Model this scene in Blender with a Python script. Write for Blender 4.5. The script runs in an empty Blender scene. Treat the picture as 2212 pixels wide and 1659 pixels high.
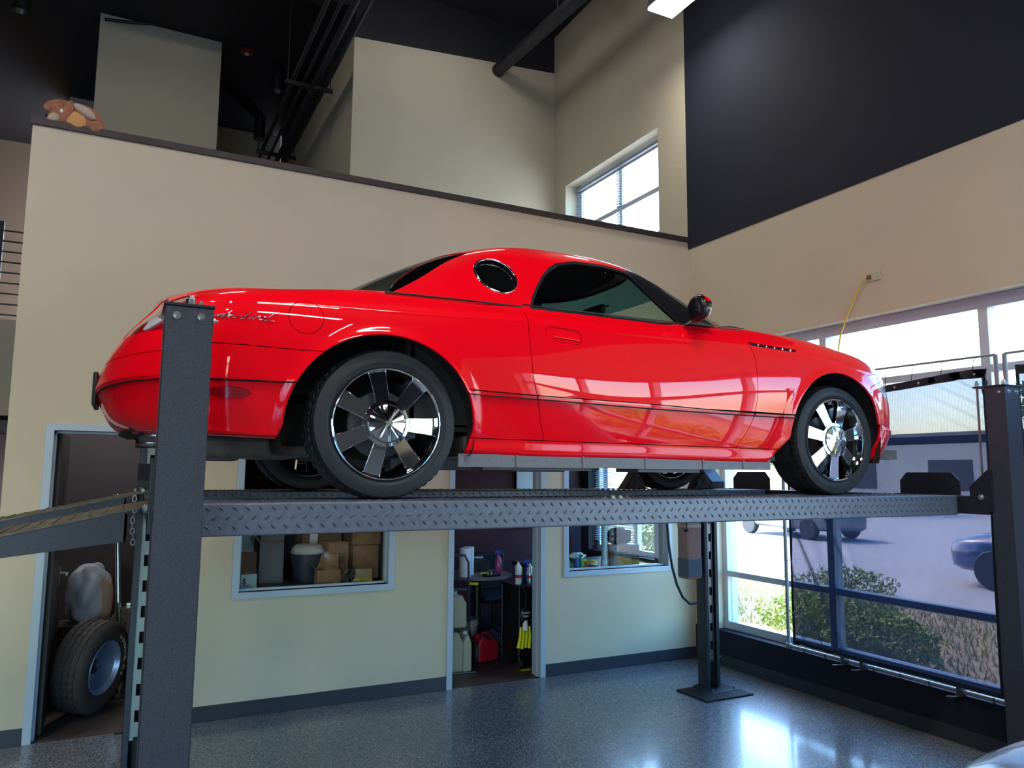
import bpy, bmesh, math, random
import numpy as np
from mathutils import Vector, Matrix, Euler
PI = math.pi
random.seed(7)
SC = bpy.context.scene
COL = SC.collection

# ------------------------------------------------------------------ camera
FPX, YAW, PITCH, ROLL, CAMH = 1642.63, 0.469101, 0.116287, 0.0075115, 1.85
fwd = Vector((math.sin(YAW)*math.cos(PITCH), math.cos(YAW)*math.cos(PITCH), math.sin(PITCH)))
rgt0 = Vector((math.cos(YAW), -math.sin(YAW), 0)); up0 = rgt0.cross(fwd)
rgt = rgt0*math.cos(ROLL) + up0*math.sin(ROLL)
upv = -rgt0*math.sin(ROLL) + up0*math.cos(ROLL)
cam = bpy.data.cameras.new('camera'); camo = bpy.data.objects.new('camera', cam); COL.objects.link(camo)
m = Matrix((rgt, upv, -fwd)).transposed().to_4x4(); m.translation = (0, 0, CAMH); camo.matrix_world = m
cam.sensor_width = 36; cam.sensor_fit = 'HORIZONTAL'; cam.lens = FPX/2212*36
cam.clip_start = 0.05; cam.clip_end = 400
SC.camera = camo

# ------------------------------------------------------------------ world, sun, exposure
SC.view_settings.view_transform = 'Standard'; SC.view_settings.look = 'None'
SC.view_settings.gamma = 1; SC.view_settings.use_curve_mapping = False
SC.view_settings.exposure = 0.15
w = bpy.data.worlds.new('world'); SC.world = w; w.use_nodes = True
nt = w.node_tree; nt.nodes.clear()
sky = nt.nodes.new('ShaderNodeTexSky'); sky.sky_type = 'NISHITA'; sky.sun_disc = False
sky.sun_elevation = math.radians(48); sky.sun_rotation = math.radians(-4); sky.air_density = 1.0; sky.dust_density = 2.0
hsv = nt.nodes.new('ShaderNodeHueSaturation'); hsv.inputs['Saturation'].default_value = 1.5
bg = nt.nodes.new('ShaderNodeBackground'); bg.inputs[1].default_value = 2.7
out = nt.nodes.new('ShaderNodeOutputWorld')
nt.links.new(sky.outputs[0], hsv.inputs['Color']); nt.links.new(hsv.outputs[0], bg.inputs[0]); nt.links.new(bg.outputs[0], out.inputs[0])
sl = bpy.data.lights.new('sun', 'SUN'); sl.energy = 12.0; sl.angle = math.radians(0.6); sl.color = (1, .95, .86)
so = bpy.data.objects.new('sun', sl); COL.objects.link(so)
so.rotation_euler = Vector((-.06, .72, .69)).to_track_quat('Z', 'Y').to_euler()

def area(name, loc, size, energy, color=(1, 1, 1), rot=(0, 0, 0), size_y=None):
    l = bpy.data.lights.new(name, 'AREA'); l.energy = energy; l.color = color
    l.shape = 'RECTANGLE'; l.size = size; l.size_y = size_y or size
    o = bpy.data.objects.new(name, l); COL.objects.link(o); o.location = loc; o.rotation_euler = rot
    return o

# ------------------------------------------------------------------ helpers: materials
MATS = {}
def mat(name, color=(.5, .5, .5), rough=.5, metal=0, coat=0, coat_rough=.03, spec=None, bump=None, noise=None,
        emit=None, estr=0, trans=0, alpha=1, ior=None, sheen=0):
    if name in MATS: return MATS[name]
    M = bpy.data.materials.new(name); M.use_nodes = True; n = M.node_tree; p = n.nodes['Principled BSDF']
    p.inputs['Base Color'].default_value = (*color, 1); p.inputs['Roughness'].default_value = rough
    p.inputs['Metallic'].default_value = metal; p.inputs['Coat Weight'].default_value = coat
    p.inputs['Coat Roughness'].default_value = coat_rough
    p.inputs['Transmission Weight'].default_value = trans; p.inputs['Alpha'].default_value = alpha
    if ior: p.inputs['IOR'].default_value = ior
    if spec is not None: p.inputs['Specular IOR Level'].default_value = spec
    if emit: p.inputs['Emission Color'].default_value = (*emit, 1); p.inputs['Emission Strength'].default_value = estr
    tc = None
    if bump or noise:
        tc = n.nodes.new('ShaderNodeTexCoord')
    if noise:   # (scale, color2, low, high)
        nz = n.nodes.new('ShaderNodeTexNoise'); nz.inputs['Scale'].default_value = noise[0]; nz.inputs['Detail'].default_value = 6
        r = n.nodes.new('ShaderNodeMapRange'); r.inputs[1].default_value = noise[2]; r.inputs[2].default_value = noise[3]
        mx = n.nodes.new('ShaderNodeMix'); mx.data_type = 'RGBA'
        mx.inputs[6].default_value = (*color, 1); mx.inputs[7].default_value = (*noise[1], 1)
        n.links.new(tc.outputs['Object'], nz.inputs['Vector']); n.links.new(nz.outputs[0], r.inputs[0])
        n.links.new(r.outputs[0], mx.inputs[0]); n.links.new(mx.outputs[2], p.inputs['Base Color'])
    if bump:    # (scale, strength, distance)
        nz = n.nodes.new('ShaderNodeTexNoise'); nz.inputs['Scale'].default_value = bump[0]; nz.inputs['Detail'].default_value = 3
        b = n.nodes.new('ShaderNodeBump'); b.inputs['Strength'].default_value = bump[1]; b.inputs['Distance'].default_value = bump[2]
        n.links.new(tc.outputs['Object'], nz.inputs['Vector']); n.links.new(nz.outputs[0], b.inputs['Height'])
        n.links.new(b.outputs[0], p.inputs['Normal'])
    MATS[name] = M; return M

def glassmat(name, tint=(1, 1, 1), refl=1.0, rough=0.0, base=0.04):
    # clear pane: fresnel-weighted mirror over a see-through sheet
    M = bpy.data.materials.new(name); M.use_nodes = True; n = M.node_tree; n.nodes.clear()
    o = n.nodes.new('ShaderNodeOutputMaterial'); t = n.nodes.new('ShaderNodeBsdfTransparent'); t.inputs[0].default_value = (*tint, 1)
    g = n.nodes.new('ShaderNodeBsdfGlossy'); g.inputs['Roughness'].default_value = rough
    f = n.nodes.new('ShaderNodeFresnel'); f.inputs[0].default_value = 1.5
    k = n.nodes.new('ShaderNodeMath'); k.operation = 'MULTIPLY'; k.inputs[1].default_value = refl
    mx = n.nodes.new('ShaderNodeMixShader')
    ge = n.nodes.new('ShaderNodeNewGeometry'); iv = n.nodes.new('ShaderNodeMath'); iv.operation = 'SUBTRACT'; iv.inputs[0].default_value = 1
    k2 = n.nodes.new('ShaderNodeMath'); k2.operation = 'MULTIPLY'; f.inputs[0].default_value = 1.5
    n.links.new(ge.outputs['Backfacing'], iv.inputs[1]); n.links.new(f.outputs[0], k.inputs[0]); n.links.new(k.outputs[0], k2.inputs[0]); n.links.new(iv.outputs[0], k2.inputs[1]); n.links.new(k2.outputs[0], mx.inputs[0])
    n.links.new(t.outputs[0], mx.inputs[1]); n.links.new(g.outputs[0], mx.inputs[2]); n.links.new(mx.outputs[0], o.inputs[0])
    MATS[name] = M; return M

# ------------------------------------------------------------------ helpers: mesh builder
class MB:
    def __init__(s): s.v = []; s.f = []
    def add(s, vs, fs, M=None):
        b = len(s.v)
        if M is not None: vs = [M @ Vector(v) for v in vs]
        s.v += [tuple(v) for v in vs]; s.f += [tuple(b+i for i in f) for f in fs]; return s
    def box(s, x0, x1, y0, y1, z0, z1, M=None):
        vs = [(x, y, z) for x in (x0, x1) for y in (y0, y1) for z in (z0, z1)]
        return s.add(vs, [(0, 1, 3, 2), (4, 6, 7, 5), (0, 4, 5, 1), (2, 3, 7, 6), (0, 2, 6, 4), (1, 5, 7, 3)], M)
    def cbox(s, c, d, M=None):
        return s.box(c[0]-d[0]/2, c[0]+d[0]/2, c[1]-d[1]/2, c[1]+d[1]/2, c[2]-d[2]/2, c[2]+d[2]/2, M)
    def cyl(s, p0, p1, r0, r1=None, n=16, cap=True):
        p0, p1 = Vector(p0), Vector(p1); r1 = r0 if r1 is None else r1
        q = (p1-p0).to_track_quat('Z', 'Y'); vs = []
        for p, r in ((p0, r0), (p1, r1)):
            for i in range(n): a = 2*PI*i/n; vs.append(p + q @ Vector((r*math.cos(a), r*math.sin(a), 0)))
        fs = [(i, (i+1) % n, n+(i+1) % n, n+i) for i in range(n)]
        if cap: fs += [tuple(range(n-1, -1, -1)), tuple(range(n, 2*n))]
        return s.add(vs, fs)
    def lathe(s, prof, n=32, M=None, close=False, cap=True):   # prof [(r, h)] around local Z
        vs = []; fs = []; k = len(prof)
        for i in range(n):
            a = 2*PI*i/n
            for r, h in prof: vs.append((r*math.cos(a), r*math.sin(a), h))
        for i in range(n):
            j = (i+1) % n
            for q in range(k if close else k-1):
                q2 = (q+1) % k; fs.append((i*k+q, j*k+q, j*k+q2, i*k+q2))
        if not close and cap:
            if prof[0][0] > 1e-5: fs.append(tuple(i*k for i in range(n-1, -1, -1)))
            if prof[-1][0] > 1e-5: fs.append(tuple(i*k+k-1 for i in range(n)))
        return s.add(vs, fs, M)
    def prism(s, poly, h0, h1, axis='y', M=None):    # poly in the plane across the axis
        def P(a, b, h): return {'y': (a, h, b), 'x': (h, a, b), 'z': (a, b, h)}[axis]
        n = len(poly); vs = [P(a, b, h0) for a, b in poly]+[P(a, b, h1) for a, b in poly]
        fs = [(i, (i+1) % n, n+(i+1) % n, n+i) for i in range(n)]+[tuple(range(n-1, -1, -1)), tuple(range(n, 2*n))]
        return s.add(vs, fs, M)
    def tube(s, pts, r, n=10, cap=True):
        pts = [Vector(p) for p in pts]; rs = r if isinstance(r, (list, tuple)) else [r]*len(pts)
        vs = []; N = len(pts); ref = None
        for i, p in enumerate(pts):
            t = (pts[min(i+1, N-1)]-pts[max(i-1, 0)]).normalized()
            if ref is None: ref = Vector((0, 0, 1)) if abs(t.z) < .9 else Vector((1, 0, 0))
            a = t.cross(ref).normalized(); b = a.cross(t).normalized(); ref = b
            for k in range(n):
                th = 2*PI*k/n; vs.append(p+(a*math.cos(th)+b*math.sin(th))*rs[i])
        fs = []
        for i in range(N-1):
            for k in range(n): fs.append((i*n+k, i*n+(k+1) % n, (i+1)*n+(k+1) % n, (i+1)*n+k))
        if cap: fs += [tuple(range(n-1, -1, -1)), tuple((N-1)*n+k for k in range(n))]
        return s.add(vs, fs)
    def grid(s, fn, nu, nv, wrapu=False):
        vs = [fn(i/(nu if wrapu else nu-1), j/(nv-1)) for i in range(nu) for j in range(nv)]
        fs = []
        for i in range(nu if wrapu else nu-1):
            for j in range(nv-1): i2 = (i+1) % nu; fs.append((i*nv+j, i2*nv+j, i2*nv+j+1, i*nv+j+1))
        return s.add(vs, fs)
    def obj(s, name, M, parent=None, smooth=None, bevel=None, seg=2, solid=None, fix=True):
        me = bpy.data.meshes.new(name); me.from_pydata(s.v, [], s.f); me.update()
        if fix:
            bm = bmesh.new(); bm.from_mesh(me); bmesh.ops.recalc_face_normals(bm, faces=bm.faces); bm.to_mesh(me); bm.free()
        if M: me.materials.append(M)
        o = bpy.data.objects.new(name, me); COL.objects.link(o)
        if parent: o.parent = parent
        if solid:
            md = o.modifiers.new('solid', 'SOLIDIFY'); md.thickness = solid; md.offset = 0
        if bevel:
            md = o.modifiers.new('bevel', 'BEVEL'); md.width = bevel; md.segments = seg; md.limit_method = 'ANGLE'; md.angle_limit = math.radians(40)
        if smooth is not None:
            me.shade_smooth()
            if smooth < 180: me.set_sharp_from_angle(angle=math.radians(smooth))
        return o
def tag(o, label=None, cat=None, group=None, kind=None):
    if label: o['label'] = label
    if cat: o['category'] = cat
    if group: o['group'] = group
    if kind: o['kind'] = kind
    return o
def thing(name, label, cat, loc=(0, 0, 0), rz=0, group=None):
    o = bpy.data.objects.new(name, None); COL.objects.link(o); o.empty_display_size = .1
    o.location = loc; o.rotation_euler = (0, 0, rz); return tag(o, label, cat, group)
def struct(o): o['kind'] = 'structure'; return o
def copy_tree(o, parent=None):
    c = o.copy(); COL.objects.link(c)
    if parent is not None: c.parent = parent
    for ch in list(o.children): copy_tree(ch, c)
    return c
def textobj(txt, size, M, parent, mw, name='lettering', ext=.0006, shear=0, align='LEFT', sx=1, bold=0):
    cu = bpy.data.curves.new('t', 'FONT'); cu.body = txt; cu.size = size; cu.extrude = ext; cu.shear = shear; cu.align_x = align
    cu.resolution_u = 3; cu.offset = bold
    t = bpy.data.objects.new('t', cu); COL.objects.link(t); dg = bpy.context.evaluated_depsgraph_get(); dg.update()
    me = bpy.data.meshes.new_from_object(t.evaluated_get(dg)); bpy.data.objects.remove(t)
    for v in me.vertices: v.co.x *= sx
    me.materials.clear(); me.materials.append(M)
    o = bpy.data.objects.new(name, me); COL.objects.link(o)
    if parent: o.parent = parent
    o.matrix_local = mw; return o
def look(xa, ya, o):     # 4x4 from x axis, y axis, origin
    xa = Vector(xa).normalized(); ya = Vector(ya).normalized(); za = xa.cross(ya)
    M = Matrix((xa, ya, za)).transposed().to_4x4(); M.translation = o; return M
def pchip(x, xs, ys):
    x = np.asarray(x, float); xs = np.asarray(xs, float); ys = np.asarray(ys, float)
    h = np.diff(xs); d = np.diff(ys)/h; mm = np.zeros(len(xs)); mm[1:-1] = np.where(d[:-1]*d[1:] > 0, 2*d[:-1]*d[1:]/(d[:-1]+d[1:]+1e-12), 0)
    mm[0] = d[0]; mm[-1] = d[-1]
    i = np.clip(np.searchsorted(xs, x)-1, 0, len(xs)-2); t = np.clip((x-xs[i])/h[i], 0, 1)
    return (2*t**3-3*t**2+1)*ys[i]+(t**3-2*t**2+t)*h[i]*mm[i]+(-2*t**3+3*t**2)*ys[i+1]+(t**3-t**2)*h[i]*mm[i+1]
def smoothc(x, xs, ys):  # natural-ish Catmull-Rom
    x = np.asarray(x, float); xs = np.asarray(xs, float); ys = np.asarray(ys, float)
    h = np.diff(xs); d = np.diff(ys)/h; mm = np.empty(len(xs)); mm[0] = d[0]; mm[-1] = d[-1]
    mm[1:-1] = (d[:-1]*h[1:]+d[1:]*h[:-1])/(h[1:]+h[:-1])
    i = np.clip(np.searchsorted(xs, x)-1, 0, len(xs)-2); t = np.clip((x-xs[i])/h[i], 0, 1)
    return (2*t**3-3*t**2+1)*ys[i]+(t**3-2*t**2+t)*h[i]*mm[i]+(-2*t**3+3*t**2)*ys[i+1]+(t**3-t**2)*h[i]*mm[i+1]
# ------------------------------------------------------------------ materials
def C(r, g, b):  # sRGB 0-255 -> linear
    return tuple(((c/255)/12.92 if c/255 <= .04045 else ((c/255+.055)/1.055)**2.4) for c in (r, g, b))
WALL = mat('beige_paint', C(206, 194, 168), .75, bump=(220, .12, .002), noise=(1.2, C(200, 190, 166), .35, .7))
DARKW = mat('charcoal_paint', C(23, 27, 44), .85, bump=(220, .1, .002))
CEIL = mat('black_ceiling_paint', C(34, 34, 40), .8, bump=(60, .1, .002))
BASEB = mat('rubber_base', C(52, 54, 64), .45)
ALU = mat('painted_steel_frame', C(176, 192, 205), .35, bump=(300, .03, .001))
WFRAME = mat('window_frame_grey', C(206, 210, 220), .4)  # grey lightened: daylight glare on the frames is put into the colour
CAPM = mat('dark_wood_cap', C(66, 54, 52), .5, noise=(6, C(54, 44, 44), .3, .7))
BROWN = mat('dark_brown_door', C(46, 38, 38), .45, noise=(5, C(38, 32, 33), .3, .7))
GLASS = glassmat('window_glass', (.93, .97, .96), 1.0)
CARBON = mat('interior_dark_wall', C(58, 54, 60), .8)
MAROON = mat('maroon_wall', C(74, 26, 38), .75)
CHROME = mat('chrome', (.86, .88, .9), .05, 1)
ZINC = mat('zinc_bolt', (.62, .65, .66), .28, 1)
BLKPL = mat('black_plastic', C(24, 24, 28), .42)
RUBBER = mat('rubber', C(34, 36, 42), .62, bump=(160, .15, .001))
WHITE = mat('white_plastic', C(225, 226, 224), .4)

def floor_mat():
    M = bpy.data.materials.new('speckled_epoxy'); M.use_nodes = True; n = M.node_tree; p = n.nodes['Principled BSDF']
    tc = n.nodes.new('ShaderNodeTexCoord')
    v = n.nodes.new('ShaderNodeTexVoronoi'); v.inputs['Scale'].default_value = 190; v.inputs['Randomness'].default_value = 1
    cr = n.nodes.new('ShaderNodeValToRGB'); cr.color_ramp.interpolation = 'CONSTANT'
    cs = [(0, C(58, 62, 70)), (.25, C(96, 102, 110)), (.5, C(132, 138, 144)), (.72, C(40, 44, 52)), (.86, C(178, 182, 182))]
    e = cr.color_ramp.elements; e[0].position = 0; e[0].color = (*cs[0][1], 1); e[1].position = cs[1][0]; e[1].color = (*cs[1][1], 1)
    for ps, c in cs[2:]:
        q = e.new(ps); q.color = (*c, 1)
    sp = n.nodes.new('ShaderNodeSeparateColor')
    n.links.new(tc.outputs['Object'], v.inputs['Vector']); n.links.new(v.outputs['Color'], sp.inputs[0]); n.links.new(sp.outputs[0], cr.inputs[0])
    n.links.new(cr.outputs[0], p.inputs['Base Color'])
    nz = n.nodes.new('ShaderNodeTexNoise'); nz.inputs['Scale'].default_value = 90; b = n.nodes.new('ShaderNodeBump'); b.inputs['Strength'].default_value = .06; b.inputs['Distance'].default_value = .003
    n.links.new(tc.outputs['Object'], nz.inputs['Vector']); n.links.new(nz.outputs[0], b.inputs['Height']); n.links.new(b.outputs[0], p.inputs['Normal'])
    n.links.new(b.outputs[0], p.inputs['Coat Normal'])
    p.inputs['Roughness'].default_value = .35; p.inputs['Coat Weight'].default_value = .6; p.inputs['Coat Roughness'].default_value = .12
    return M
FLOORM = floor_mat()
def plankmat(name, c1, c2):
    return mat(name, c1, .5, noise=(9, c2, .35, .65))
OFFLOOR = plankmat('dark_vinyl_plank', C(84, 70, 66), C(66, 56, 54))

D, WX, D2, CZ = 6.284, 5.312, 9.167, 8.25        # back wall, right wall, upper wall, ceiling
DT = 0.14                                        # back wall thickness
XL, YF = -9.0, -7.0                              # far left wall, wall behind the camera

# floor of the showroom
struct(MB().box(XL, WX+.16, YF, D, -.1, 0).obj('floor', FLOORM))
struct(MB().box(XL, -.735, D+.001, 17.2, -.1, 0).obj('floor', FLOORM))
struct(MB().box(-.735, WX+.16, D+.001, D2+3, -.1, -.004).obj('floor', OFFLOOR))

# ---- back wall with two door openings and two interior windows (panels between openings)
D1X = (-.455, .42); D2X = (2.62, 3.495); DH = 2.125
W1 = (.84, 2.035, .92, 2.10); W2 = (3.79, 4.97, .93, 2.10)
bw = MB()
segs = [(-.735, D1X[0], 0, 4.34), (D1X[0], D1X[1], DH, 4.34), (D1X[1], W1[0], 0, 4.34), (W1[0], W1[1], 0, W1[2]), (W1[0], W1[1], W1[3], 4.34),
        (W1[1], D2X[0], 0, 4.34), (D2X[0], D2X[1], DH, 4.34), (D2X[1], W2[0], 0, 4.34), (W2[0], W2[1], 0, W2[2]), (W2[0], W2[1], W2[3], 4.34), (W2[1], WX, 0, 4.34)]
for a, b, z0, z1 in segs: bw.box(a, b, D, D+DT, z0, z1)
struct(bw.obj('wall_back', WALL))
struct(MB().box(-.75, WX, D-.02, D+DT+.02, 4.34, 4.395).obj('trim_1', CAPM, bevel=.004))
# rubber base
bb = MB()
for a, b in ((-.735, D1X[0]-.05), (D1X[1]+.05, D2X[0]-.05), (D2X[1]+.05, WX)):
    bb.box(a, b, D-.012, D, 0, .112)
struct(bb.obj('baseboard_back', BASEB, bevel=.003))

def frame(x0, x1, z0, z1, name, sill=True, wd=.05):
    # pressed steel frame around an opening of the back wall, proud of it by 15 mm
    f = MB(); p = .015; i = .004
    def bar(a, b, c, d):
        f.box(a, b, D-p, D+DT+p, c, d)
    bar(x0-wd, x0+i, z0-(wd if sill else 0), z1+wd); bar(x1-i, x1+wd, z0-(wd if sill else 0), z1+wd)
    bar(x0, x1, z1, z1+wd)
    if sill: bar(x0, x1, z0-wd, z0)
    # inner stop
    q = .018; f.box(x0, x0+q, D+.05, D+.09, z0, z1); f.box(x1-q, x1, D+.05, D+.09, z0, z1); f.box(x0, x1, D+.05, D+.09, z1-q, z1)
    if sill: f.box(x0, x1, D+.05, D+.09, z0, z0+q)
    return struct(f.obj(name, ALU, bevel=.003))
frame(*D1X, 0, DH, 'trim_2', False); frame(*D2X, 0, DH, 'trim_3', False)
for i, W_ in enumerate((W1, W2)):
    fr = frame(*W_, 'window_%d' % (i+1))
    MB().box(W_[0]+.01, W_[1]-.01, D+.066, D+.072, W_[2]+.01, W_[3]-.01).obj('pane', GLASS, fr)

# ---- right wall: charcoal knee wall, window band, beige band, charcoal top
TW = .30      # thickness
KZ, HZ = .335, 3.14          # ledge, head
WY1 = 5.985                  # far jamb of the opening
rw = MB()
rw.box(WX, WX+TW, D-.0, D+0.0001, 0, .01)
struct(MB().box(WX, WX+TW, YF, D, 0, KZ).obj('wall_right', DARKW, bevel=.006))
b = MB(); b.box(WX, WX+TW, WY1, D, KZ, HZ); b.box(WX, WX+TW, YF, D, HZ, 4.262)
b.box(WX, WX+TW, YF, -3.795, KZ, HZ)
struct(b.obj('wall_right', WALL))
struct(MB().box(WX-.004, WX+TW, YF, D, 4.262, CZ).obj('wall_right', DARKW))
struct(MB().box(WX-.012, WX, YF, D-.012, 0, .105).obj('baseboard_right', BASEB, bevel=.003))
# aluminium curtain frame in the opening; pane between every two members
WP = WX+.165; fd = .05
ver = [5.96, 4.665, 3.255, 1.845, .435, -.975, -2.385, -3.795]
hor = [(KZ, KZ+.075), (.845, .90), (2.09, 2.15), (2.585, 2.64), (3.05, HZ)]
wf = MB()
for k, y in enumerate(ver):
    hw = .035 if 0 < k < len(ver)-1 else .03
    wf.box(WP-fd, WP+fd, y-hw, y+hw, KZ, HZ)
for z0, z1 in hor: wf.box(WP-fd+.003, WP+fd-.003, ver[-1], ver[0], z0, z1)
wfo = struct(wf.obj('window_3', WFRAME, bevel=.004))
for k in range(len(ver)-1):
    for j in range(4):
        z0, z1 = hor[j][1], hor[j+1][0]
        MB().box(WP-.004, WP+.004, ver[k+1]+.03, ver[k]-.03, z0, z1).obj('pane', GLASS, wfo)

# ---- upper space behind the half wall
MEZ = 3.0
struct(MB().box(-.735, WX+TW, D+DT, 14.6, MEZ-.2, MEZ+.1).obj('floor', OFFLOOR))     # slab over the back rooms
uw = MB()
UW = (6.78, 8.42, 4.35, 5.69)      # y0,y1,z0,z1 of the upper window opening (in wall right)
uw.box(WX, WX+TW, D, UW[0]-.0, 4.3, CZ); uw.box(WX, WX+TW, 8.86, 14.6, 3, CZ)
uw.box(WX, WX+TW, UW[0], 8.86, 5.86, CZ); uw.box(WX, WX+TW, UW[0], 8.86, 3, 4.2); uw.box(WX, WX+TW, D, UW[0], 0, 4.3)
struct(uw.obj('wall_right', WALL))
uf = MB(); xw = WX+.24
for y in (8.80, 7.83, 6.86): uf.box(xw-.03, xw+.03, y-.03, y+.03, 4.2, 5.86)
for z in (5.80, 5.25, 4.70, 4.24): uf.box(xw-.028, xw+.028, 6.80, 8.86, z-.03, z+.03)
ufo = struct(uf.obj('window_4', WFRAME))
for y0, y1 in ((7.86, 8.77), (6.89, 7.80)):
    for z0, z1 in ((5.28, 5.77), (4.73, 5.22), (4.27, 4.67)):
        MB().box(xw-.003, xw+.003, y0, y1, z0, z1).obj('pane', GLASS, ufo)
bl = MB()     # raised mini blind bunched slats against the frame
for k in range(42):
    z = 4.35+k*.034
    for yy in (8.80, 7.83): bl.box(xw-.075, xw-.045, yy-.045, yy+.05, z, z+.004)
bl.box(xw-.08, xw-.035, 6.83, 8.84, 5.79, 5.83)
bl.v = [v for v in bl.v]
tag(bl.obj('window_blind', mat('blind_slat', C(160, 165, 176), .5)), 'grey slatted blind hanging in the high window above the half wall', 'window blind')

zt = lambda x: 7.22+.088*x     # slanting top edge of the beige paint
bk = MB()
bk.add([(2.33, D2, 3), (WX, D2, 3), (WX, D2, zt(WX)), (2.33, D2, zt(2.33)), (2.33, 14.6, 3), (2.33, 14.6, zt(2.33)), (WX, 14.6, 3), (WX, 14.6, zt(WX))],
       [(0, 1, 2, 3), (4, 0, 3, 5), (3, 2, 7, 5), (1, 6, 7, 2), (6, 4, 5, 7)])
struct(bk.obj('wall_back', WALL, fix=False))
struct(MB().box(2.345, WX-.002, D2+.01, 14.5, 7.38, CZ).obj('wall_back', CEIL))
struct(MB().box(-.665, .945, 11.6, 12.1, 3, CZ).obj('wall_back', WALL))
struct(MB().box(-1.2, 2.33, 14.6, 14.8, 3, CZ).obj('wall_back', WALL))
# ceiling and the enclosing walls outside the view
struct(MB().box(XL, WX+TW, YF, 17.4, CZ, CZ+.15).obj('ceiling', CEIL))
struct(MB().box(XL-.2, XL, YF, 17.4, 0, CZ).obj('wall_left', DARKW))
fwm = mat('dark_grey_paint', C(62, 62, 68), .8); fx = [-8.6, -6.85, -5.1, -3.35, -1.6]
fwl = MB(); fwl.box(XL, -8.6, YF-.2, YF, 0, 4.262); fwl.box(-1.6, WX+TW, YF-.2, YF, 0, 4.262); fwl.box(-8.6, -1.6, YF-.2, YF, 0, KZ); fwl.box(-8.6, -1.6, YF-.2, YF, HZ, 4.262)
struct(fwl.obj('wall_front', fwm))
f6 = MB()
for x in fx: f6.box(x-.035, x+.035, YF-.16, YF-.06, KZ, HZ)
for z0, z1 in hor: f6.box(-8.6, -1.6, YF-.158, YF-.062, z0, z1)
f6o = struct(f6.obj('window_6', WFRAME))
for a_, b_ in zip(fx[:-1], fx[1:]):
    for j in range(4): MB().box(a_+.03, b_-.03, YF-.114, YF-.106, hor[j][1], hor[j+1][0]).obj('pane', GLASS, f6o)
struct(MB().box(XL, WX+TW, YF-.2, YF, 4.262, CZ).obj('wall_front', DARKW))
struct(MB().box(XL, -1.2, 17.2, 17.4, 0, CZ).obj('wall_back', mat('taupe_paint', C(122, 110, 106), .8)))
# back room enclosure
struct(MB().box(-.735, -.60, D+DT, 14.6, 0, 4.34).obj('wall_left', WALL))
struct(MB().box(-.60, 2.2, 8.9, 9.0, 0, MEZ-.2).obj('wall_back', CARBON))
struct(MB().box(2.25, WX, 8.45, 8.55, 0, MEZ-.2).obj('wall_back', MAROON))
struct(MB().box(2.15, 2.25, D+DT, 9, 0, MEZ-.2).obj('wall_left', CARBON))
struct(MB().box(.50, .58, D+DT, 9, 0, MEZ-.2).obj('wall_left', CARBON))
# office side wall on the right with its own daylight window
ow = MB(); ow.box(WX, WX+TW, D+.0, 6.95, 0, MEZ-.2); ow.box(WX, WX+TW, 8.3, 9, 0, MEZ-.2); ow.box(WX, WX+TW, 6.95, 8.3, 0, .9); ow.box(WX, WX+TW, 6.95, 8.3, 2.3, MEZ-.2)
struct(ow.obj('wall_right', CARBON))
o5 = MB()
for y in (6.99, 7.46, 8.26): o5.box(WX+.12, WX+.18, y-.035, y+.035, .9, 2.3)
for z in (.93, 2.27): o5.box(WX+.121, WX+.179, 6.95, 8.3, z-.03, z+.03)
o5o = struct(o5.obj('window_5', WFRAME))
for y0, y1 in ((7.02, 7.43), (7.49, 8.225)): MB().box(WX+.148, WX+.152, y0, y1, .96, 2.24).obj('pane', GLASS, o5o)
bl = MB()
for k in range(44):
    z = 1.02+k*.028; bl.add([(WX+.07, 7.47, z), (WX+.07, 8.28, z), (WX+.095, 8.28, z+.012), (WX+.095, 7.47, z+.012)], [(0, 1, 2, 3)])
tag(bl.obj('window_blind', mat('office_blind', C(205, 208, 214), .5)), 'lowered white slatted blind on the office window behind the back wall', 'window blind')

# ---- left far part of the hall: mezzanine parapet and horizontal rails
struct(MB().box(-6, -.9, 12.0, 12.2, 2.56, 3.84).obj('wall_back', WALL))
struct(MB().box(-6, -.9, 12.2, 17.2, 2.5, 2.7).obj('ceiling', CEIL))
rl = thing('guard_rail', 'dark metal guard rail with horizontal bars on the far mezzanine parapet', 'railing', (-1.4, 12.1, 3.84))
for k in range(9):
    MB().box(-3.5, .5, -.02, .02, .07+k*.145, .085+k*.145).obj('rail', BLKPL, rl)
for x in (-3.4, -1.8, -.27): MB().box(x-.03, x+.03, -.03, .03, 0, 1.36).obj('post', BLKPL, rl)
# ------------------------------------------------------------------ the red coupe
RED = mat('red_car_paint', (.95, .0003, .010), .4, coat=.8, coat_rough=.008, spec=.04)
BLKP = mat('black_trim', C(16, 17, 24), .3, coat=.4)
LINER = mat('wheel_well_liner', C(34, 32, 34), .8)
UNDER = mat('underbody_metal', C(118, 110, 104), .55, noise=(14, C(84, 78, 74), .35, .65))
HEADLIN = mat('headliner', C(62, 70, 80), .9)
TINT = glassmat('car_glass', (.62, .74, .70), .9)
TINTR = glassmat('car_rear_glass', (.30, .33, .34), .8)
PORTG = mat('porthole_glass', C(10, 12, 14), .04, coat=.5)
LENSR = mat('red_lens', C(160, 4, 22), .12, coat=1)
LENSW = mat('clear_lens', C(205, 205, 210), .06, coat=1)
AMBER = mat('amber_lens', C(220, 92, 30), .15, coat=1)
SEAT = mat('dark_leather', C(30, 30, 34), .5)
CXO = (0.989, 3.985, 1.733)
car = thing('car', 'red two-door hardtop coupe with porthole window parked up on the four-post lift', 'car', CXO)

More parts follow.
